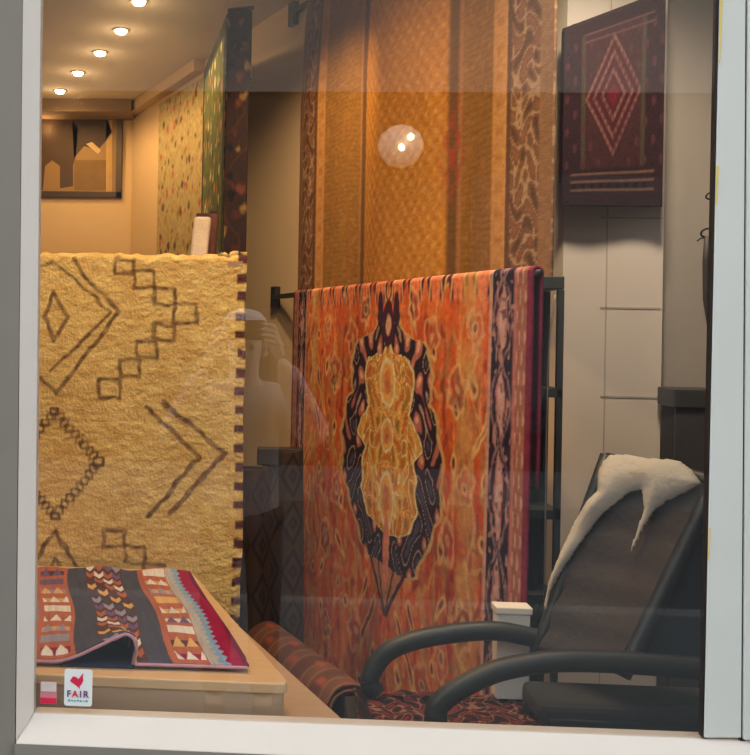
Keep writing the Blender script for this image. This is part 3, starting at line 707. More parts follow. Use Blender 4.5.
# --- rugs at the far end: pale floral on the wall, green floral and near-black one on arms
def floral(base, dots, dens, sd, border=None):
    def f(u, s, Wd):
        C = np.zeros(u.shape+(3,)); C[...] = A(*base)
        x = u*Wd
        for k, c_ in enumerate(dots):
            i = x*dens+k*.37; j = s*dens*.9+k*.61; ci, cj = np.floor(i), np.floor(j)
            h1_ = (np.sin(ci*12.9+cj*78.2+k*3+sd)*43758.5) % 1; h2_ = (np.sin(ci*39.3+cj*11.1+k*7+sd)*24634.6) % 1; h3_ = (np.sin(ci*5.3+cj*91.7+k*9+sd)*13758.5) % 1
            d = np.hypot((i % 1)-.3-.4*h1_, (j % 1)-.3-.4*h2_)+.08*vnoise(x*60, s*60, k)
            paint(C, np.clip((.10+.16*h1_-d)*9, 0, 1)*(h3_ > .45), A(*c_))
        vine = np.sin(x*30+2*np.sin(s*11))+np.sin(s*21+sd); paint(C, soft(vine+.5*vnoise(x*20, s*20, 3), .10, .1)*.35, A(*dots[0]))
        if border is not None:
            e = np.minimum(np.minimum(u, 1-u)*Wd, s); paint(C, soft(e-.05, .035, .01), A(*border))
        return C*(1+.2*vnoise(u*60, s*60, sd))[..., None]
    return f
fa, fb = on_wall(161, 90, .02), on_wall(209, 60, .02)
hung('wall_rug', fa, fb, ZC-.11, .6, floral((172, 138, 78), [(120, 66, 40), (150, 112, 56), (92, 74, 46), (170, 92, 62)], 8, 1), 'pale floral rug hung flat on the far side wall', 150, 220, M['weave'], over=.03, rb=.012)
ga = on_wall(207, 36, .12); gb = at(230, 12, ga[1]-1.05)
zg = (ga[2]+gb[2])/2
hung('hanging_rug', ga, gb, min(ZC-.03, gb[2]), .5, floral((92, 88, 44), [(166, 140, 66), (44, 52, 40), (186, 108, 60), (206, 180, 110)], 7.5, 4, (52, 50, 36)), 'green floral rug hanging beside the pale floral wall rug', 120, 220, M['weave'], over=.3)
ka, kb = at(229, 12, gb[1]-.06), at(251, 12, gb[1]-.10)
hung('hanging_rug', ka, kb, min(ZC-.02, ka[2]), .5, floral((48, 30, 20), [(96, 48, 26), (26, 22, 18), (128, 88, 44), (70, 34, 24)], 9, 7), 'narrow near-black rug hanging at the far end before the plain wall', 90, 240, M['weave'], over=.3)
t = thing('swing_arm', tuple(ga), 'iron arm under the ceiling carrying the green floral and near-black rugs', 'bracket')
zz_ = min(ZC-.03, gb[2])-.011
MB().tube([(ga[0]+.06, ga[1]+.10, zz_), (ga[0], ga[1], zz_), (gb[0], gb[1], zz_), (ka[0], ka[1], zz_), (kb[0]+.01, kb[1], zz_)], .009, n=10).build('arm', M['black_iron'], t, smooth=True)

# two stiff folded rugs leaning behind the shaggy rug
def slab(name, px0, py0, px1, py1, wpx, Y, col, label, edge):
    p_top = at(px1, py1, Y); p_low = at(px0, py0, Y); dd = p_low-p_top
    k = (ZF-p_top[2])/dd[2]; kx = min(1.0, .16/abs(dd[0]*k)) if abs(dd[0]*k) > .16 else 1.0
    foot = np.array([p_top[0]+dd[0]*k*kx, Y-.18, ZF]); hw = wpx/2*(Y+1.9)/1000
    t = thing(name, tuple(foot), label, 'rug')
    ax = (p_top-foot)/np.linalg.norm(p_top-foot)
    MB().hexa([foot+np.array([sx*hw, sy*.03+.03, 0]) for sx, sy in ((-1, -1), (1, -1), (1, 1), (-1, 1))], [p_top+np.array([sx*hw, sy*.03, 0]) for sx, sy in ((-1, -1), (1, -1), (1, 1), (-1, 1))]).build('folded_body', plain(label[:12], A(*col), .9, noise=.25, scale=26, bump=.4), t, bevel=.012)
    MB().hexa([p_top+np.array([sx*(hw-.004), sy*.026, -.012]) for sx, sy in ((-1, -1), (1, -1), (1, 1), (-1, 1))], [p_top+np.array([sx*(hw-.008), sy*.022, .012]) for sx, sy in ((-1, -1), (1, -1), (1, 1), (-1, 1))]).build('folded_end', plain('fold_edge', A(*edge), .9), t, bevel=.004)
slab('folded_rug', 187, 258, 203, 217, 17, 1.75, (225, 180, 130), 'pale pink folded rug leaning upright behind the cream shaggy rug', (70, 36, 28))
slab('folded_rug', 203, 258, 214, 214, 11, 1.86, (104, 56, 36), 'dark brown folded rug leaning upright next to the pale pink one', (60, 30, 22))

# ------------------------------------------------------------------ framed picture on the back wall
pa_, pb_ = at(30, 197, YB-.02), at(123, 118, YB-.02)
pic = thing('framed_picture', tuple((pa_+pb_)/2), 'framed picture of a dark animal-like shape on the far back wall', 'picture')
x0, x1, z0, z1 = pa_[0]-.12, pb_[0], pa_[2], pb_[2]+.06
MB().box(x0, x1, YB-.012, YB-.001, z0, z1).build('picture_sheet', plain('ochre_print', A(140, 96, 42), .5, noise=.12, scale=4), pic)
fm_ = MB(); fw = .045
fm_.box(x0, x1, YB-.035, YB-.001, z0, z0+fw); fm_.box(x0, x1, YB-.035, YB-.001, z1-fw, z1); fm_.box(x0, x0+fw, YB-.035, YB-.001, z0, z1); fm_.box(x1-fw, x1, YB-.035, YB-.001, z0, z1)
fm_.build('picture_frame', M['picture_frame'], pic, bevel=.004)
YP2 = YB-.0145
def shape(pts, name, c, y):
    return MB().prism([(at(px, py, y)[0], y, at(px, py, y)[2]) for px, py in pts], (0, .002, 0)).build(name, plain(name+'_ink', A(*c), .6, noise=.2), pic)
shape([(36, 118), (70, 119), (78, 128), (76, 155), (73, 165), (73, 186), (60, 188), (60, 166), (52, 160), (45, 166), (43, 190), (36, 190)], 'dark_figure', (66, 40, 18), YP2)
shape([(72, 119), (108, 120), (112, 132), (104, 143), (98, 150), (84, 146), (74, 158)], 'dark_head', (58, 34, 16), YP2)
shape([(86, 144), (92, 142), (101, 150), (98, 154)], 'pale_mark', (196, 150, 84), YP2-.003)
shape([(74, 160), (106, 160), (106, 190), (74, 190)], 'lower_panel', (118, 78, 28), YP2)
shape([(106, 120), (112, 120), (112, 192), (106, 192)], 'side_panel', (178, 128, 62), YP2)

# ------------------------------------------------------------------ ceiling spots
def spot(loc, label, group, first=[None]):
    if first[0] is None:
        t = thing('ceiling_spotlight', loc, label, 'ceiling light', group)
        MB().lathe([(.030, -.004), (.048, -.006), (.052, 0)], loc, 24).build('ring', M['brass'], t, smooth=True)
        MB().lathe([(.008, -.024), (.026, -.020), (.034, -.006), (.034, -.003)], loc, 20).build('lens', M['lamp'], t, smooth=True)
        first[0] = t; return t
    src = first[0]; t = src.copy(); COL.objects.link(t); t.location = loc; t['label'] = label; t['group'] = group
    for ch in src.children:
        c = ch.copy(); COL.objects.link(c); c.parent = t
    return t
def lamp(loc, power, col=(1, .72, .40), radius=.04, aim=None, angle=120, blend=.6):
    if aim is None:
        l = bpy.data.lights.new('lamp', 'POINT')
    else:
        l = bpy.data.lights.new('lamp', 'SPOT'); l.spot_size = R(angle); l.spot_blend = blend
    l.energy = power; l.color = col; l.shadow_soft_size = radius
    o = bpy.data.objects.new('lamp', l); COL.objects.link(o); o.location = loc
    if aim is not None: o.rotation_euler = (Vector(aim)-Vector(loc)).to_track_quat('-Z', 'Y').to_euler()
    return o
WCOL = (1, .61, .28); FCOL = (1, .55, .19)
names = ['ceiling spotlight nearest the window, at the top edge of the view', 'second ceiling spotlight from the window', 'third ceiling spotlight from the window', 'fourth ceiling spotlight, halfway down the row', 'second last ceiling spotlight before the back wall', 'last ceiling spotlight in the row, nearest the back wall']
for (px, py), nm in zip(((139, 3), (121, 32), (100, 54), (78, 74), (60, 92), (46, 107)), names):
    p = atz(px, py, ZC-.012)
    spot((float(p[0]), float(p[1]), ZC), nm, 'ceiling spotlights in a row')
    lamp((float(p[0]), float(p[1]), ZC-.06), 17, FCOL, .03, aim=(float(p[0])+.1, float(p[1])+.3, 0), angle=165, blend=.5)
    lamp((float(p[0]), float(p[1]), ZC-.16), 1.0, FCOL, .05)
# unseen spots and fittings, added above the view to brighten rugs, wall and pillar
added_spots = [((-.55, .22, 2.96), (-.32, 1.0, 1.05), 82), ((.05, .30, 2.96), (.0, 1.0, .8), 42), ((-.10, 1.0, 2.98), (.50, 1.75, 1.38), 46), ((.15, .45, 2.98), (.55, 2.1, 1.75), 34), ((.10, 1.6, 2.98), (.22, 3.1, 1.5), 120), ((.88, .45, 2.96), (1.06, 1.35, 1.3), 112)]
dn = ['display spotlight over the window, above the cream rug', 'display spotlight over the window, above the kilim', 'display spotlight aimed at the orange medallion rug', 'display spotlight aimed at the golden rug', 'display spotlight aimed at the wall beside the golden rug', 'display spotlight over the window, aimed at the cream pillar']
for (p, a_, pw), nm in zip(added_spots, dn):
    spot((p[0], p[1], ZC), nm, 'added unseen spotlights above the window')
    lamp(p, pw, WCOL if nm[-6:] != 'pillar' else (1, .82, .62), .04 if nm[-6:] != 'pillar' else .12, aim=a_, angle={'pillar': 84, 'on rug': 95}.get(nm[-6:], 68 if 'aimed' in nm else 95), blend=.9)

# ------------------------------------------------------------------ clutter between the big rugs
def textile(name, quad, Y0, Y1, base, c2, label, NX=60, NY=140, fn=None):
    p00, p10, p11, p01 = [at(px, py, Y) for (px, py), Y in zip(quad, (Y0, Y1, Y1, Y0))]
    u = np.linspace(0, 1, NX)[None, :]*np.ones((NY, 1)); v = np.linspace(0, 1, NY)[:, None]*np.ones((1, NX))
    P = bil(u, v, p00, p10, p01, p11); P[..., 1] += .02*np.sin(u*7)+.01*np.sin(v*5)
    C = np.zeros((NY, NX, 3)); C[...] = A(*base)
    d = np.abs(((u*2) % 1)-.5)+np.abs(((v*5) % 1)-.5); paint(C, soft(d-.42, .07, .04), A(*c2)); paint(C, soft(d-.12, .06, .04), A(*c2))
    t = thing(name, tuple((p01+p11)/2), label, 'rug'); cloth('pile', P, C, M['weave'], .012, t)
    return t, p00, p10
yb = 1.88
t_, q0, q1 = textile('hanging_rug', [(236, 470), (268, 468), (268, 722), (236, 722)], yb, yb+.06, (56, 36, 20), (32, 20, 13), 'dark brown lozenge rug standing beside the cream rug, behind the cabinet step')
t_, q2, q3 = textile('hanging_rug', [(262, 452), (302, 450), (302, 690), (262, 690)], yb+.32, yb+.30, (68, 44, 22), (42, 26, 16), 'brown rug under a black clamp, between the lozenge rug and the orange rug')
ck = thing('rug_stand', (float((q2[0]+q3[0])/2), yb+.34, ZF), 'black clamp stand holding the brown rug upright', 'stand')
MB().box(q2[0]-.02, q3[0], yb+.29, yb+.35, q2[2]-.05, q2[2]+.02).build('clamp', M['black_iron'], ck, bevel=.006)
for sx in (q2[0]+.02, q3[0]-.03): MB().box(sx-.012, sx+.012, yb+.345, yb+.37, ZF, q2[2]).build('leg', M['black_iron'], ck)
tq = thing('rug_stand', (float(q0[0]), yb+.1, ZF), 'thin black frame holding the dark lozenge rug', 'stand')
MB().box(q0[0], q1[0], yb+.085, yb+.105, q0[2]-.02, q0[2]+.003).build('rail', M['black_iron'], tq)
for sx in (q0[0]+.02, q1[0]-.02): MB().box(sx-.01, sx+.01, yb+.09, yb+.11, ZF, q0[2]).build('leg', M['black_iron'], tq)

# rolled rug lying on the floor along the foot of the orange rug
rr_ = .095
ra = at(265, 634, 1.78); rbp = at(348, 706, 1.16); ra[2] = rbp[2] = .33
print('roll', ra, rbp)
dR = rbp-ra; LR = np.linalg.norm(dR); dR /= LR; sR = np.array([-dR[1], dR[0], 0])
NXr, NYr = 90, 160
th = np.linspace(-math.pi*.5, 2*math.pi*2.0, NXr)[None, :]*np.ones((NYr, 1)); ll_ = np.linspace(0, LR, NYr)[:, None]*np.ones((1, NXr))
rad = rr_-.018*((th+math.pi/2)/(2*math.pi))+.003*vnoise(th*1.5, ll_*8, 3)
P = ra+dR*ll_[..., None]+sR*(rad*np.cos(th))[..., None]+np.array([0, 0, 1])*(rad*np.sin(th))[..., None]
C = np.zeros((NYr, NXr, 3)); C[...] = A(104, 60, 32)
st = np.sin(ll_*46+.8*np.sin(th)); paint(C, np.clip(st*2, 0, 1)*.8, A(84, 46, 26)); paint(C, soft(st+.4, .18, .1), A(120, 74, 40)); paint(C, np.clip((np.sin(th*5)*np.sin(ll_*30)-.5)*3, 0, 1), A(140, 62, 34))
rt = thing('rolled_rug', tuple((ra+rbp)/2), 'rolled orange-brown rug on top of a dark roll beside the oak step', 'rug')
cloth('pile', P, C, M['weave'], .008, rt)

def roll_under(p, q, r_, z):
    p, q = np.array(p), np.array(q); p[2] = q[2] = z
    d = q-p; L = np.linalg.norm(d); d /= L; sd = np.array([-d[1], d[0], 0])
    th = np.linspace(0, 2*math.pi*2.2, 70)[None, :]*np.ones((90, 1)); l_ = np.linspace(0, L, 90)[:, None]*np.ones((1, 70))
    rad = r_-.02*(th/(2*math.pi))
    P = p+d*l_[..., None]+sd*(rad*np.cos(th))[..., None]+np.array([0, 0, 1])*(rad*np.sin(th))[..., None]
    C = np.zeros((90, 70, 3)); C[...] = A(84, 48, 30); paint(C, np.clip(np.sin(l_*60)*2, 0, 1)*.7, A(46, 28, 24)); paint(C, soft(np.sin(l_*60)-.2, .1, .1), A(140, 80, 50))
    t = thing('rolled_rug', tuple((p+q)/2), 'dark brown rolled rug on the floor beneath the orange-brown roll', 'rug'); cloth('pile', P, C, M['weave'], .008, t)
roll_under(ra-dR*.05, rbp+dR*.02, .135, ZF+.136)
# dark steel rack to the right of the orange rug
Yk = Ra[1]+.16
k0, k1 = at(541, 276, Yk), at(561, 276, Yk)
rk = thing('storage_rack', (float(k0[0]), Yk, ZF), 'slate grey steel rack squeezed between the orange rug and the pillar', 'rack')
zk = k0[2]; xk0, xk1 = k0[0]-.05, k1[0]+.01
MB().box(xk0, xk1, Yk, Yk+.14, zk-.035, zk).build('top_shelf', M['rack'], rk, bevel=.003)
for zz2 in (at(550, 393, Yk)[2], at(550, 515, Yk)[2], at(550, 600, Yk)[2]): MB().box(xk0, xk1, Yk, Yk+.14, zz2-.012, zz2+.012).build('shelf', M['rack'], rk)
for xx2 in (xk0+.008, xk1-.008):
    for yy2 in (Yk+.008, Yk+.13): MB().box(xx2-.008, xx2+.008, yy2-.008, yy2+.008, ZF, zk-.036).build('post', M['rack'], rk)
MB().box(xk0, xk1, Yk+.13, Yk+.138, ZF+.02, zk-.04).build('back_panel', plain('dark_panel', (.035, .037, .036), .7), rk)
MB().tube(spline([(k0[0]+.035, Yk-.012, zk-.05), (k0[0]+.022, Yk-.014, zk-.16), (k0[0]+.018, Yk-.012, zk-.36), (k0[0]+.02, Yk-.012, zk-.9)], 6), .0022, n=6).build('pull_cord', plain('grey_cord', (.3, .27, .25), .7), rk, smooth=True)

# ------------------------------------------------------------------ low plinth with a patterned rug, chair and fleece
zp = .58
px0 = atz(352, 690, zp)[0]; 
pY0, pY1 = .085, .645
XPR = at(738, 700, .3)[0]
plx = s0[0]+.012
pn = thing('plinth', (float((plx+XPR)/2), .44, ZF), 'dark low plinth carrying the black chair and the maroon scroll rug', 'plinth')
MB().prism([(plx, pY0, ZF), (XPR, pY0, ZF), (XPR, pY1, ZF), (px0-.02, pY1, ZF)], (0, 0, zp-.03-ZF)).build('base', M['dark_slat'], pn)
MB().prism([(plx, pY0, zp-.03), (XPR, pY0, zp-.03), (XPR, pY1, zp-.03), (px0-.02, pY1, zp-.03)], (0, 0, .02)).build('top_board', M['black_wood'], pn, bevel=.004)
NX, NY = 260, 200
u = np.linspace(0, 1, NX)[None, :]*np.ones((NY, 1)); v = np.linspace(0, 1, NY)[:, None]*np.ones((1, NX))
xr_ = at(604, 700, .4)[0]
P = bil(u, v, np.array([px0, pY1-.015, zp]), np.array([xr_+.06, pY1-.015, zp]), np.array([plx+.015, pY0+.02, zp]), np.array([xr_+.02, pY0+.02, zp]))
P[..., 2] += .012*np.clip(vnoise(u*9, v*6, 2), 0, 1)+.006*vnoise(u*20, v*14, 5)+.006
x, y = P[..., 0], P[..., 1]
C = np.zeros((NY, NX, 3)); C[...] = D(66, 30, 30)
w1 = np.sin(x*105+2.4*np.sin(y*80)+vnoise(x*30, y*30, 4))+np.sin(y*98+2.4*np.cos(x*88)+vnoise(x*28, y*28, 5)); paint(C, soft(w1-.1, .24, .2)*.8, D(170, 122, 106)); paint(C, np.clip((w1-1.2)*4, 0, 1), D(130, 44, 40)); paint(C, np.clip((-w1-1.3)*4, 0, 1), D(36, 22, 26))
paint(C, soft(np.minimum(u, 1-u)-.03, .022, .01), D(40, 26, 28))
mr_ = thing('scroll_rug', tuple(P[NY//2, NX//2]), 'maroon rug with pale scrolls spread on the plinth under the chair arms', 'rug')
cloth('pile', P, C, M['weave'], .006, mr_)

YN, YFA = .36, .565
ch = thing('armchair', (float(at(560, 700, .6)[0]), .6, zp), 'low black armchair with curved arms and brown leather back, on the plinth', 'chair')
zrest = zp+.022
fa_ = [at(px, py, YFA) for px, py in ((376, 692), (370, 684), (372, 672), (386, 653), (412, 641), (455, 633), (497, 631), (540, 639))]
na_ = [at(px, py, YN) for px, py in ((436, 722), (436, 712), (442, 701), (462, 687), (497, 671), (544, 662), (590, 661), (645, 664), (708, 669))]
for A_, rad_ in ((fa_, .0235), (na_, .0245)):
    A_[0][2] = min(A_[0][2], zrest+.006)
    pth = spline(A_, 7)
    MB().tube(pth, [rad_*(1.05 if i < 8 else 1) for i in range(len(pth))], n=16, flat=.9, up=(0, 0, 1)).build('arm', M['black_wood'], ch, smooth=True)
fb_, ft_ = at(538, 650, .55), at(606, 459, .575)
nb_, nt_ = at(622, 676, .385), at(716, 482, .40)
def lerp(a, b, t): return a*(1-t)+b*t
bn = np.cross(nt_-ft_, fb_-ft_); bn /= np.linalg.norm(bn)
if np.dot(bn, CAM-ft_) < 0: bn = -bn
# leather panel with gentle bow
NX, NY = 24, 40
u = np.linspace(0, 1, NX)[None, :]*np.ones((NY, 1)); v = np.linspace(0, 1, NY)[:, None]*np.ones((1, NX))
P = bil(u, v, ft_, nt_, fb_, nb_); P -= bn*(.018*np.sin(u*math.pi))[..., None]; P += bn*(.002*np.sin(v*34))[..., None]
C = np.ones((NY, NX, 3)); C[...] = (.085, .052, .036)
lp = cloth('back_panel', P, C, M['leather'], .014, ch)
for (q0_, q1_, wd_) in ((fb_-(ft_-fb_)*.05, ft_+(ft_-fb_)*.02, .030), (nb_, nt_, .034)):
    MB().tube([tuple(lerp(q0_, q1_, t)+np.array([0, 0, 0])) for t in np.linspace(0, 1, 8)], wd_*.55, n=12).build('back_post', M['black_wood'], ch, smooth=True)
MB().tube(spline([tuple(ft_), tuple(lerp(ft_, nt_, .5)+np.array([0, 0, .004])), tuple(nt_)], 6), .016, n=12).build('top_rail', M['black_wood'], ch, smooth=True)
# dark upholstered near side, seat, apron
e0 = lerp(nb_, nt_, .96); e1 = lerp(nb_, nt_, .05)
MB().prism([tuple(e1), tuple(e0), tuple(e0+np.array([.10, .03, -.02])), tuple(np.array([e0[0]+.10, e1[1]+.03, e1[2]]))], (0, .03, 0)).build('side_panel', plain('navy_black_cloth', (.012, .018, .024), .7, noise=.2), ch, bevel=.006)
xa0, xa1 = at(538, 690, .40)[0], at(712, 690, .40)[0]
MB().box(xa0, xa1+.06, .39, .545, zp+.03, zp+.085).build('seat', plain('charcoal_cloth', (.022, .024, .026), .85, noise=.2), ch, bevel=.02)
MB().box(xa0+.02, xa1+.06, .385, .40, zp+.015, zp+.05).build('apron', M['black_wood'], ch, bevel=.004)
for (lx, ly) in ((xa0+.02, .41), (xa0+.02, .53), (xa1+.02, .41), (xa1+.02, .53)): MB().box(lx-.014, lx+.014, ly-.014, ly+.014, zp-.008, zp+.05).build('leg', M['black_wood'], ch)

# fleece thrown over the chair back
out = [(335, 52), (380, 50), (430, 56), (500, 66), (560, 68), (610, 78), (650, 110), (688, 165), (650, 192), (600, 214), (556, 236), (512, 268), (470, 330), (432, 408), (412, 440), (416, 400), (440, 330), (462, 262), (456, 192), (410, 204), (350, 256), (312, 286), (262, 352), (212, 422), (152, 512), (112, 592), (96, 660), (88, 620), (106, 530), (146, 430), (196, 318), (250, 226), (288, 190), (292, 120), (310, 78)]
out = [(520+x*.2667, 440+y*.2667) for x, y in out]
o3 = [atp(px, py, ft_+bn*.020, bn) for px, py in out]
ex = (nt_-ft_)/np.linalg.norm(nt_-ft_); ey = np.cross(bn, ex)
o2 = np.array([(np.dot(q-ft_, ex), np.dot(q-ft_, ey)) for q in o3])
def inside(X, Y, poly):
    c = np.zeros(X.shape, bool); n = len(poly)
    for i in range(n):
        x1_, y1_ = poly[i]; x2_, y2_ = poly[(i+1) % n]
        hit = ((y1_ > Y) != (y2_ > Y)) & (X < (x2_-x1_)*(Y-y1_)/(y2_-y1_+1e-12)+x1_); c ^= hit
    return c
step = .0042
gx = np.arange(o2[:, 0].min()-step, o2[:, 0].max()+step, step); gy = np.arange(o2[:, 1].min()-step, o2[:, 1].max()+step, step)
GX, GY = np.meshgrid(gx, gy)
ins_ = inside(GX, GY, o2); dd_ = seg_dist(GX, GY, [tuple(q) for q in o2], True)
hgt = np.where(ins_, .034*(1-np.exp(-dd_/.02)), 0)+np.where(ins_, .007*vnoise(GX*16, GY*16, 3)*np.clip(dd_/.02, 0, 1)+.0006*vnoise(GX*120, GY*120, 5), 0)
bm = bmesh.new(); vid = {}; vib = {}
cells = ins_[:-1, :-1] | ins_[1:, :-1] | ins_[:-1, 1:] | ins_[1:, 1:]
cen = ins_[:-1, :-1] & ins_[1:, 1:] & ins_[1:, :-1] & ins_[:-1, 1:]
def gv(j, i, top):
    dct = vid if top else vib
    if (j, i) not in dct:
        q = ft_+bn*(.021+(max(hgt[j, i], .002) if top else 0))+ex*GX[j, i]+ey*GY[j, i]; dct[(j, i)] = bm.verts.new(tuple(q))
    return dct[(j, i)]
for j, i in zip(*np.nonzero(cen)):
    cs = [(j, i), (j, i+1), (j+1, i+1), (j+1, i)]
    bm.faces.new([gv(*c_, True) for c_ in cs]); bm.faces.new([gv(*c_, False) for c_ in cs[::-1]])
    for (dj, di), (a_, b_) in (((-1, 0), (0, 1)), ((0, 1), (1, 2)), ((1, 0), (2, 3)), ((0, -1), (3, 0))):
        jj, ii = j+dj, i+di
        if not (0 <= jj < cen.shape[0] and 0 <= ii < cen.shape[1] and cen[jj, ii]):
            bm.faces.new([gv(*cs[b_], True), gv(*cs[a_], True), gv(*cs[a_], False), gv(*cs[b_], False)])
bmesh.ops.recalc_face_normals(bm, faces=bm.faces[:])
me = bpy.data.meshes.new('fleece'); bm.to_mesh(me); bm.free()
fl = link('sheepskin', me, M['hide'], None, True)
sm_ = fl.modifiers.new('smooth', 'SMOOTH'); sm_.factor = .5; sm_.iterations = 4
tag(fl, 'cream sheepskin with hanging leg ends draped over the chair back', 'sheepskin')

# white box behind the chair's far arm
Yw = .59
w0, w1_ = at(497, 650, Yw), at(531, 608, Yw)
wb_ = thing('carton', (float((w0[0]+w1_[0])/2), Yw+.03, zp), 'white box standing behind the chair arms, before the orange rug', 'box')
# ------------------------------------------------------------------ things at the right hand end
Yr = YP-.13
bx0, bx1 = at(676, 390, Yr)[0], at(706, 390, Yr)[0]; zbk = at(685, 389, Yr)[2]
bs = thing('slatted_crate', (float((bx0+bx1)/2), Yr+.1, ZF), 'tall dark slatted crate in the recess right of the pillar', 'crate')
for q_ in range(7):
    xx3 = bx0+.006+(bx1-bx0-.012)*q_/6; MB().box(xx3-.006, xx3+.006, Yr, Yr+.012, ZF+.03, zbk-.05).build('slat', M['dark_slat'], bs)
MB().box(bx0-.01, bx1+.04, Yr-.01, Yr+.11, zbk-.055, zbk).build('lid', M['rack'], bs, bevel=.004)
MB().box(bx0, bx1+.03, Yr+.02, Yr+.10, ZF, zbk-.055).build('inner_box', plain('charcoal_board', (.03, .028, .03), .8), bs)
MB().box(bx0-.006, bx1+.036, Yr-.004, Yr+.02, ZF, ZF+.04).build('foot_rail', M['dark_slat'], bs)
def torus_pts(c, rx_, rz_, n=20): return [(c[0]+rx_*math.cos(2*math.pi*k/n), c[1]+.004*math.sin(4*math.pi*k/n), c[2]+rz_*math.sin(2*math.pi*k/n)) for k in range(n+1)]
Yh = .72
M['strap'] = plain('dark_leather_strap', (.04, .033, .03), .6)
h1 = at(711, 196, Yh); h2 = at(708, 233, Yh)
hk = thing('wall_hook', (float(h1[0]), Yh, float(h1[2])), 'small black ring hook high by the right hand frame', 'hook')
MB().tube(torus_pts(h1, .012, .008), .0022, n=8).build('ring', M['black_iron'], hk, smooth=True)
hs = thing('leather_strap', (float(h2[0]), Yh, float(h2[2])), 'dark leather strap with ring hanging by the right hand frame', 'strap')
MB().tube(torus_pts(h2, .017, .011), .0026, n=8).build('ring', M['black_iron'], hs, smooth=True)
MB().tube([tuple(at(709, 236, Yh)), tuple(at(709, 262, Yh)), tuple(at(709, 300, Yh)), tuple(at(710, 322, Yh)), tuple(at(711, 342, Yh))], [.012, .016, .015, .009, .004], n=10, flat=.5).build('strap', M['strap'], hs, smooth=True)
MB().tube(spline([tuple(at(697, 241, Yh)), tuple(at(702, 238, Yh)), tuple(at(708, 239, Yh))], 4), .002, n=6).build('pin', M['black_iron'], hs, smooth=True)
# a rail fixed to the mullion side carries both
rl2 = thing('hanging_rail', (float(h1[0])+.03, Yh, float(h1[2])), 'upright black pole behind the right hand frame with the hook and strap', 'rail')
xq = at(717, 300, Yh)[0]
MB().tube([(xq+.012, Yh, ZF), (xq+.012, Yh, ZC)], .008, n=10).build('pole', M['black_iron'], rl2, smooth=True)
for hh_ in (h1, h2): MB().tube([(hh_[0]+.008, Yh, hh_[2]), (xq+.006, Yh, hh_[2]+.004)], .0025, n=6).build('peg', M['black_iron'], rl2, smooth=True)
zwt = w1_[2]
MB().box(w0[0], w1_[0], Yw, Yw+.048, zp+.016, zwt-.018).build('body', M['white_box'], wb_, bevel=.003)
MB().box(w0[0]-.004, w1_[0]+.004, Yw-.003, Yw+.05, zwt-.018, zwt).build('lid', M['white_box'], wb_, bevel=.003)

# ------------------------------------------------------------------ the street behind the photographer (seen mirrored in the pane)
M['slabs'] = plain('pale_paving', D(88, 94, 97), .85, noise=.12, scale=3, bump=.1)
M['asphalt'] = plain('dark_asphalt', D(70, 74, 78), .9, noise=.15, scale=20, bump=.2)
M['kerb'] = plain('granite_kerb', D(118, 120, 120), .8, noise=.1, scale=10)
M['brick_dark'] = plain('dark_shopfront', D(38, 34, 33), .7, noise=.2, scale=4)
M['stucco'] = plain('pale_stucco', D(140, 134, 128), .85, noise=.08, scale=2)
GZ = -.15
MB().box(-9, 9, -4.1, -.04, GZ-.1, GZ).build('pavement', M['slabs'], kind='structure')
MB().box(-9, 9, -4.25, -4.1, GZ-.1, GZ+.0).build('kerb', M['kerb'], kind='structure')
MB().box(-9, 9, -7.6, -4.25, GZ-.2, GZ-.1).build('road', M['asphalt'], kind='structure')
MB().box(-9, 9, -10.1, -7.6, GZ-.1, GZ).build('pavement_opposite', M['slabs'], kind='structure')
YO = -10.0
zline = 1.5+.232*(1.9-YO)
wo = MB().box(-9, 9, YO-.3, YO, GZ-.1, zline).build('wall_opposite_lower', M['brick_dark'], kind='structure')
MB().box(-9, 9, YO-.3, YO+.06, zline, zline+.25).build('trim_3', M['stucco'], kind='structure')
MB().box(-9, 9, YO-.3, YO, zline+.25, 9.5).build('wall_opposite_upper', M['stucco'], kind='structure')
for wx in (-7.2, -4.6, -2.0, .6, 3.2, 5.8):
    wv = MB().box(wx-.06, wx+1.26, YO, YO+.05, 6.0, 8.2).build('window_2', M['white_paint'], kind='structure')
    MB().box(wx, wx+1.2, YO+.045, YO+.055, 6.06, 8.14).build('pane', plain('dark_upstairs_glass', (.03, .035, .04), .1), wv)
for wx, ww in ((-6.5, 2.2), (-3.4, 2.0), (2.6, 2.4), (6.0, 2.2)):
    sw = MB().box(wx, wx+ww, YO, YO+.06, .3, 3.3).build('window_3', plain('shopfront_paint', D(46, 52, 54), .4), kind='structure')
    MB().box(wx+.1, wx+ww-.1, YO+.055, YO+.065, .5, 3.1).build('pane', plain('dark_shop_glass', (.03, .033, .036), .08), sw)
# lantern on the opposite wall
lx_, lz_ = (390-245)/1000*(1.9-YO)+.02, 1.5+.173*(1.9-YO)
ln = thing('wall_lantern', (lx_, YO, lz_), 'lit round wall lantern across the street, mirrored in the glass', 'lantern')
MB().box(lx_-.04, lx_+.04, YO, YO+.14, lz_+.26, lz_+.32).build('bracket', M['black_iron'], ln)
M['opal'] = plain('opal_globe', (.9, .8, .65), .4, noise=.05, emit=(1, .74, .46), es=.55)
MB().lathe([(.05, -.22), (.16, -.18), (.24, -.06), (.26, .04), (.22, .16), (.12, .24), (.04, .27)], (lx_, YO+.30, lz_), 28).build('globe', M['opal'], ln, smooth=True)
MB().lathe([(.05, .25), (.10, .27), (.05, .34)], (lx_, YO+.30, lz_), 16).build('cap', M['black_iron'], ln)
M['bulb'] = plain('lit_bulb', (1, 1, .9), .3, noise=0, emit=(1, .86, .6), es=16)
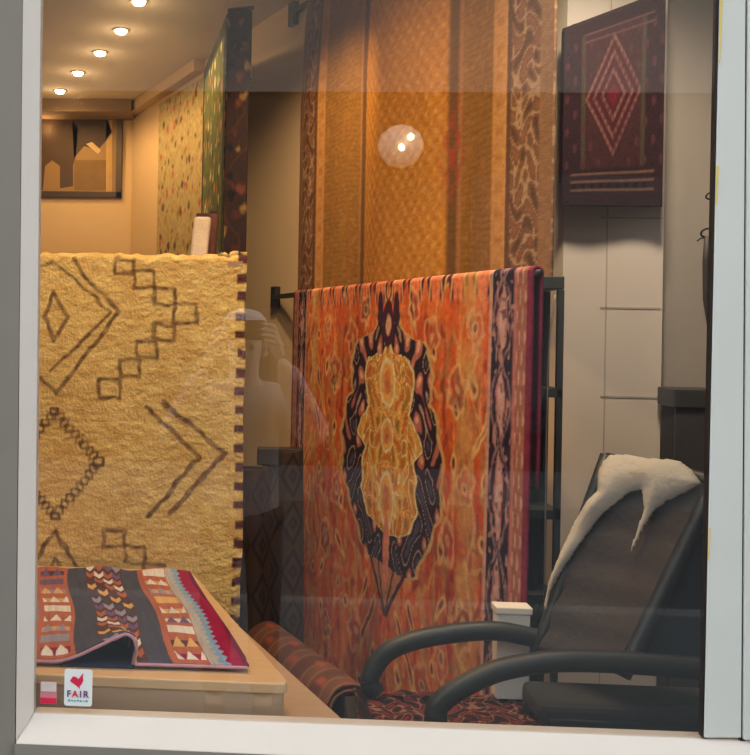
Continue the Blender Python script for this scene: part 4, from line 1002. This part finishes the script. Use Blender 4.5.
for dx, dz_ in ((-.03, -.04), (.07, .08)): MB().lathe([(.012, -.04), (.036, -.018), (.036, .018), (.012, .04)], (lx_+dx, YO+.585, lz_+dz_), 12).build('bulb', M['bulb'], ln, smooth=True)

# ------------------------------------------------------------------ the photographer
M['skin'] = plain('skin', (.74, .54, .45), .55, noise=.06, scale=9)
M['jacket'] = plain('pale_jacket', (.46, .40, .40), .85, noise=.08, scale=12, bump=.3)
M['trousers'] = plain('dark_trousers', (.05, .055, .07), .85, noise=.15)
M['cap'] = plain('pale_cap', (.72, .69, .68), .85)
M['phone'] = plain('black_phone', (.02, .02, .022), .3)
PY = -2.26
def zq(z): return z-.105*min(max((z+.1)/1.2, 0), 1)
def skinned(name, verts, edges, radii, mat, parent, root=0, sub=2):
    me = bpy.data.meshes.new(name); me.from_pydata([tuple(map(float, v)) for v in verts], edges, []); me.update()
    o = link(name, me, mat, parent)
    o.modifiers.new('skin', 'SKIN').use_smooth_shade = True
    for i, r_ in enumerate(radii):
        d = me.skin_vertices[0].data[i]; d.radius = r_ if isinstance(r_, tuple) else (r_, r_); d.use_root = (i == root)
    s = o.modifiers.new('sub', 'SUBSURF'); s.levels = sub; s.render_levels = sub
    return o
per = thing('person', (0, PY, GZ), 'person in a pale jacket and cap holding up a phone, mirrored in the window', 'person')
# body: head, neck, trunk, arms to the wrists, legs - one surface
bv = [(0, PY-.02, .80), (0, PY-.03, 1.00), (0, PY-.03, 1.18), (0, PY-.02, 1.30), (0, PY, 1.375), (0, PY+.01, 1.43), (0, PY+.015, 1.50), (0, PY+.005, 1.56), (0, PY, 1.61),
      (-.17, PY-.02, 1.30), (-.31, PY+.06, 1.12), (-.150, PY+.30, 1.325), (.17, PY-.02, 1.30), (.31, PY+.06, 1.14), (.140, PY+.30, 1.37),
      (-.09, PY-.02, .74), (-.10, PY, .40), (-.10, PY-.03, -.07), (-.10, PY+.10, -.115), (.09, PY-.02, .74), (.10, PY, .40), (.10, PY-.03, -.07), (.10, PY+.10, -.115)]
be = [(0, 1), (1, 2), (2, 3), (3, 4), (4, 5), (5, 6), (6, 7), (7, 8), (3, 9), (9, 10), (10, 11), (3, 12), (12, 13), (13, 14), (0, 15), (15, 16), (16, 17), (17, 18), (0, 19), (19, 20), (20, 21), (21, 22)]
br = [(.13, .10), (.125, .095), (.14, .10), (.12, .09), .055, .062, .078, .078, .05, .062, .042, .028, .062, .042, .028, .08, .058, .042, .03, .08, .058, .042, .03]
bv = [(a_, b_, c_ if i_ in (11, 14) else zq(c_)) for i_, (a_, b_, c_) in enumerate(bv)]
skinned('body', bv, be, br, M['skin'], per)
jv = [(0, PY-.02, .62), (0, PY-.03, 1.00), (0, PY-.03, 1.18), (0, PY-.02, 1.31), (-.17, PY-.02, 1.31), (-.31, PY+.06, 1.12), (-.165, PY+.27, 1.30), (.17, PY-.02, 1.31), (.31, PY+.06, 1.14), (.155, PY+.27, 1.345)]
jv = [(a_, b_, c_ if i_ in (6, 9) else zq(c_)) for i_, (a_, b_, c_) in enumerate(jv)]
skinned('jacket', jv, [(0, 1), (1, 2), (2, 3), (3, 4), (4, 5), (5, 6), (3, 7), (7, 8), (8, 9)], [(.17, .13), (.165, .125), (.175, .13), (.15, .11), .082, .065, .05, .082, .065, .05], M['jacket'], per)
tv = [(0, PY-.02, .80), (-.09, PY-.02, .74), (-.10, PY, .40), (-.10, PY-.03, -.05), (.09, PY-.02, .74), (.10, PY, .40), (.10, PY-.03, -.05)]
tv = [(a_, b_, zq(c_)) for a_, b_, c_ in tv]
skinned('trousers', tv, [(0, 1), (1, 2), (2, 3), (0, 4), (4, 5), (5, 6)], [(.15, .115), .098, .075, .062, .098, .075, .062], M['trousers'], per)
for sx in (-.10, .10):
    skinned('shoe', [(sx, PY-.07, -.10), (sx, PY+.03, -.10), (sx, PY+.15, -.115)], [(0, 1), (1, 2)], [(.048, .048), (.05, .045), (.045, .03)], plain('brown_shoe', (.07, .04, .025), .5), per)
cp = MB(); prof = [(.092, 0), (.098, .03), (.088, .075), (.06, .105), (.02, .118)]
cp.lathe(prof, (0, PY+.002, 1.45), 28); cp.build('cap', M['cap'], per, smooth=True)
MB().prism([(.085*math.cos(R(a_)), PY+.05+.10*max(0, math.sin(R(a_))), 1.46) for a_ in range(0, 181, 15)], (0, 0, .008)).build('cap_peak', M['cap'], per)
skinned('nose', [(0, PY+.085, 1.41), (0, PY+.10, 1.38), (0, PY+.085, 1.373)], [(0, 1), (1, 2)], [.008, .013, .012], M['skin'], per)
for sx in (-1, 1):
    MB().lathe([(.003, -.011), (.011, -.006), (.011, .006), (.003, .011)], (sx*.031, PY+.083, 1.41), 12).build('eye', plain('eye', (.10, .07, .06), .2), per, smooth=True)
    MB().tube([(sx*.080, PY, 1.43), (sx*.090, PY-.012, 1.415), (sx*.088, PY-.012, 1.385), (sx*.079, PY, 1.37)], [.008, .013, .012, .008], n=8).build('ear', M['skin'], per, smooth=True)
MB().tube([(-.024, PY+.083, 1.347), (0, PY+.09, 1.345), (.024, PY+.083, 1.347)], .005, n=8).build('mouth', plain('lips', (.40, .16, .14), .5), per, smooth=True)
# hands closing on the two short ends of the phone
PHY = -1.925
for sx, wz, pz in ((-1, 1.325, 1.44), (1, 1.37, 1.455)):
    wr = np.array([sx*.13, PHY-.06+.0, wz]); wr = np.array([sx*(.150 if sx < 0 else .140), PY+.30, wz])
    palm = np.array([sx*.118, PHY-.022, pz-.015])
    v_ = [tuple(wr), tuple(lerp(wr, palm, .6)), tuple(palm)]; e_ = [(0, 1), (1, 2)]; r_ = [(.027, .022), (.034, .020), (.036, .018)]
    for k in range(4):
        base = len(v_); kx = palm+np.array([sx*(.020-.010*k), .012, .030-.010*k+.006])
        L = (.030, .034, .031, .025)[k]
        z_k = pz+.040-.020*k
        v_ += [tuple(np.array([sx*.112, PHY-.002, z_k])), tuple(np.array([sx*.104, PHY+.014, z_k+.004])), tuple(np.array([sx*(.094-L), PHY+.015, z_k+.010]))]
        e_ += [(2, base), (base, base+1), (base+1, base+2)]; r_ += [.0105, .010, .008]
    base = len(v_)
    v_ += [tuple(palm+np.array([-sx*.012, -.010, .020])), tuple(np.array([sx*.062, PHY-.016, pz+.032])), tuple(np.array([sx*.045, PHY-.016, pz+.040]))]
    e_ += [(1, base), (base, base+1), (base+1, base+2)]; r_ += [.013, .011, .009]
    skinned('hand', v_, e_, r_, M['skin'], per, sub=1)
ph = thing('phone', (0, PHY, 1.46), 'black phone held level in both hands of the photographer, mirrored in glass', 'phone')
MB().box(-.078, .078, PHY-.004, PHY+.004, 1.444, 1.520).build('body', M['phone'], ph, bevel=.003)
MB().box(-.074, .074, PHY-.0052, PHY-.004, 1.448, 1.516).build('screen', plain('phone_screen', (.03, .03, .03), .1, noise=0), ph)

# ------------------------------------------------------------------ daylight
wld = bpy.data.worlds.new('overcast'); SC.world = wld; wld.use_nodes = True
bg = wld.node_tree.nodes['Background']; bg.inputs['Color'].default_value = (.96, .98, 1.0, 1); bg.inputs['Strength'].default_value = 2.2
vs = SC.view_settings
vs.view_transform = 'Standard'; vs.look = 'None'; vs.gamma = 1; vs.use_curve_mapping = False; vs.exposure = 0.0
SC.cycles.use_denoising = True
SC.cycles.max_bounces = 8; SC.cycles.transparent_max_bounces = 16; SC.cycles.sample_clamp_indirect = 6
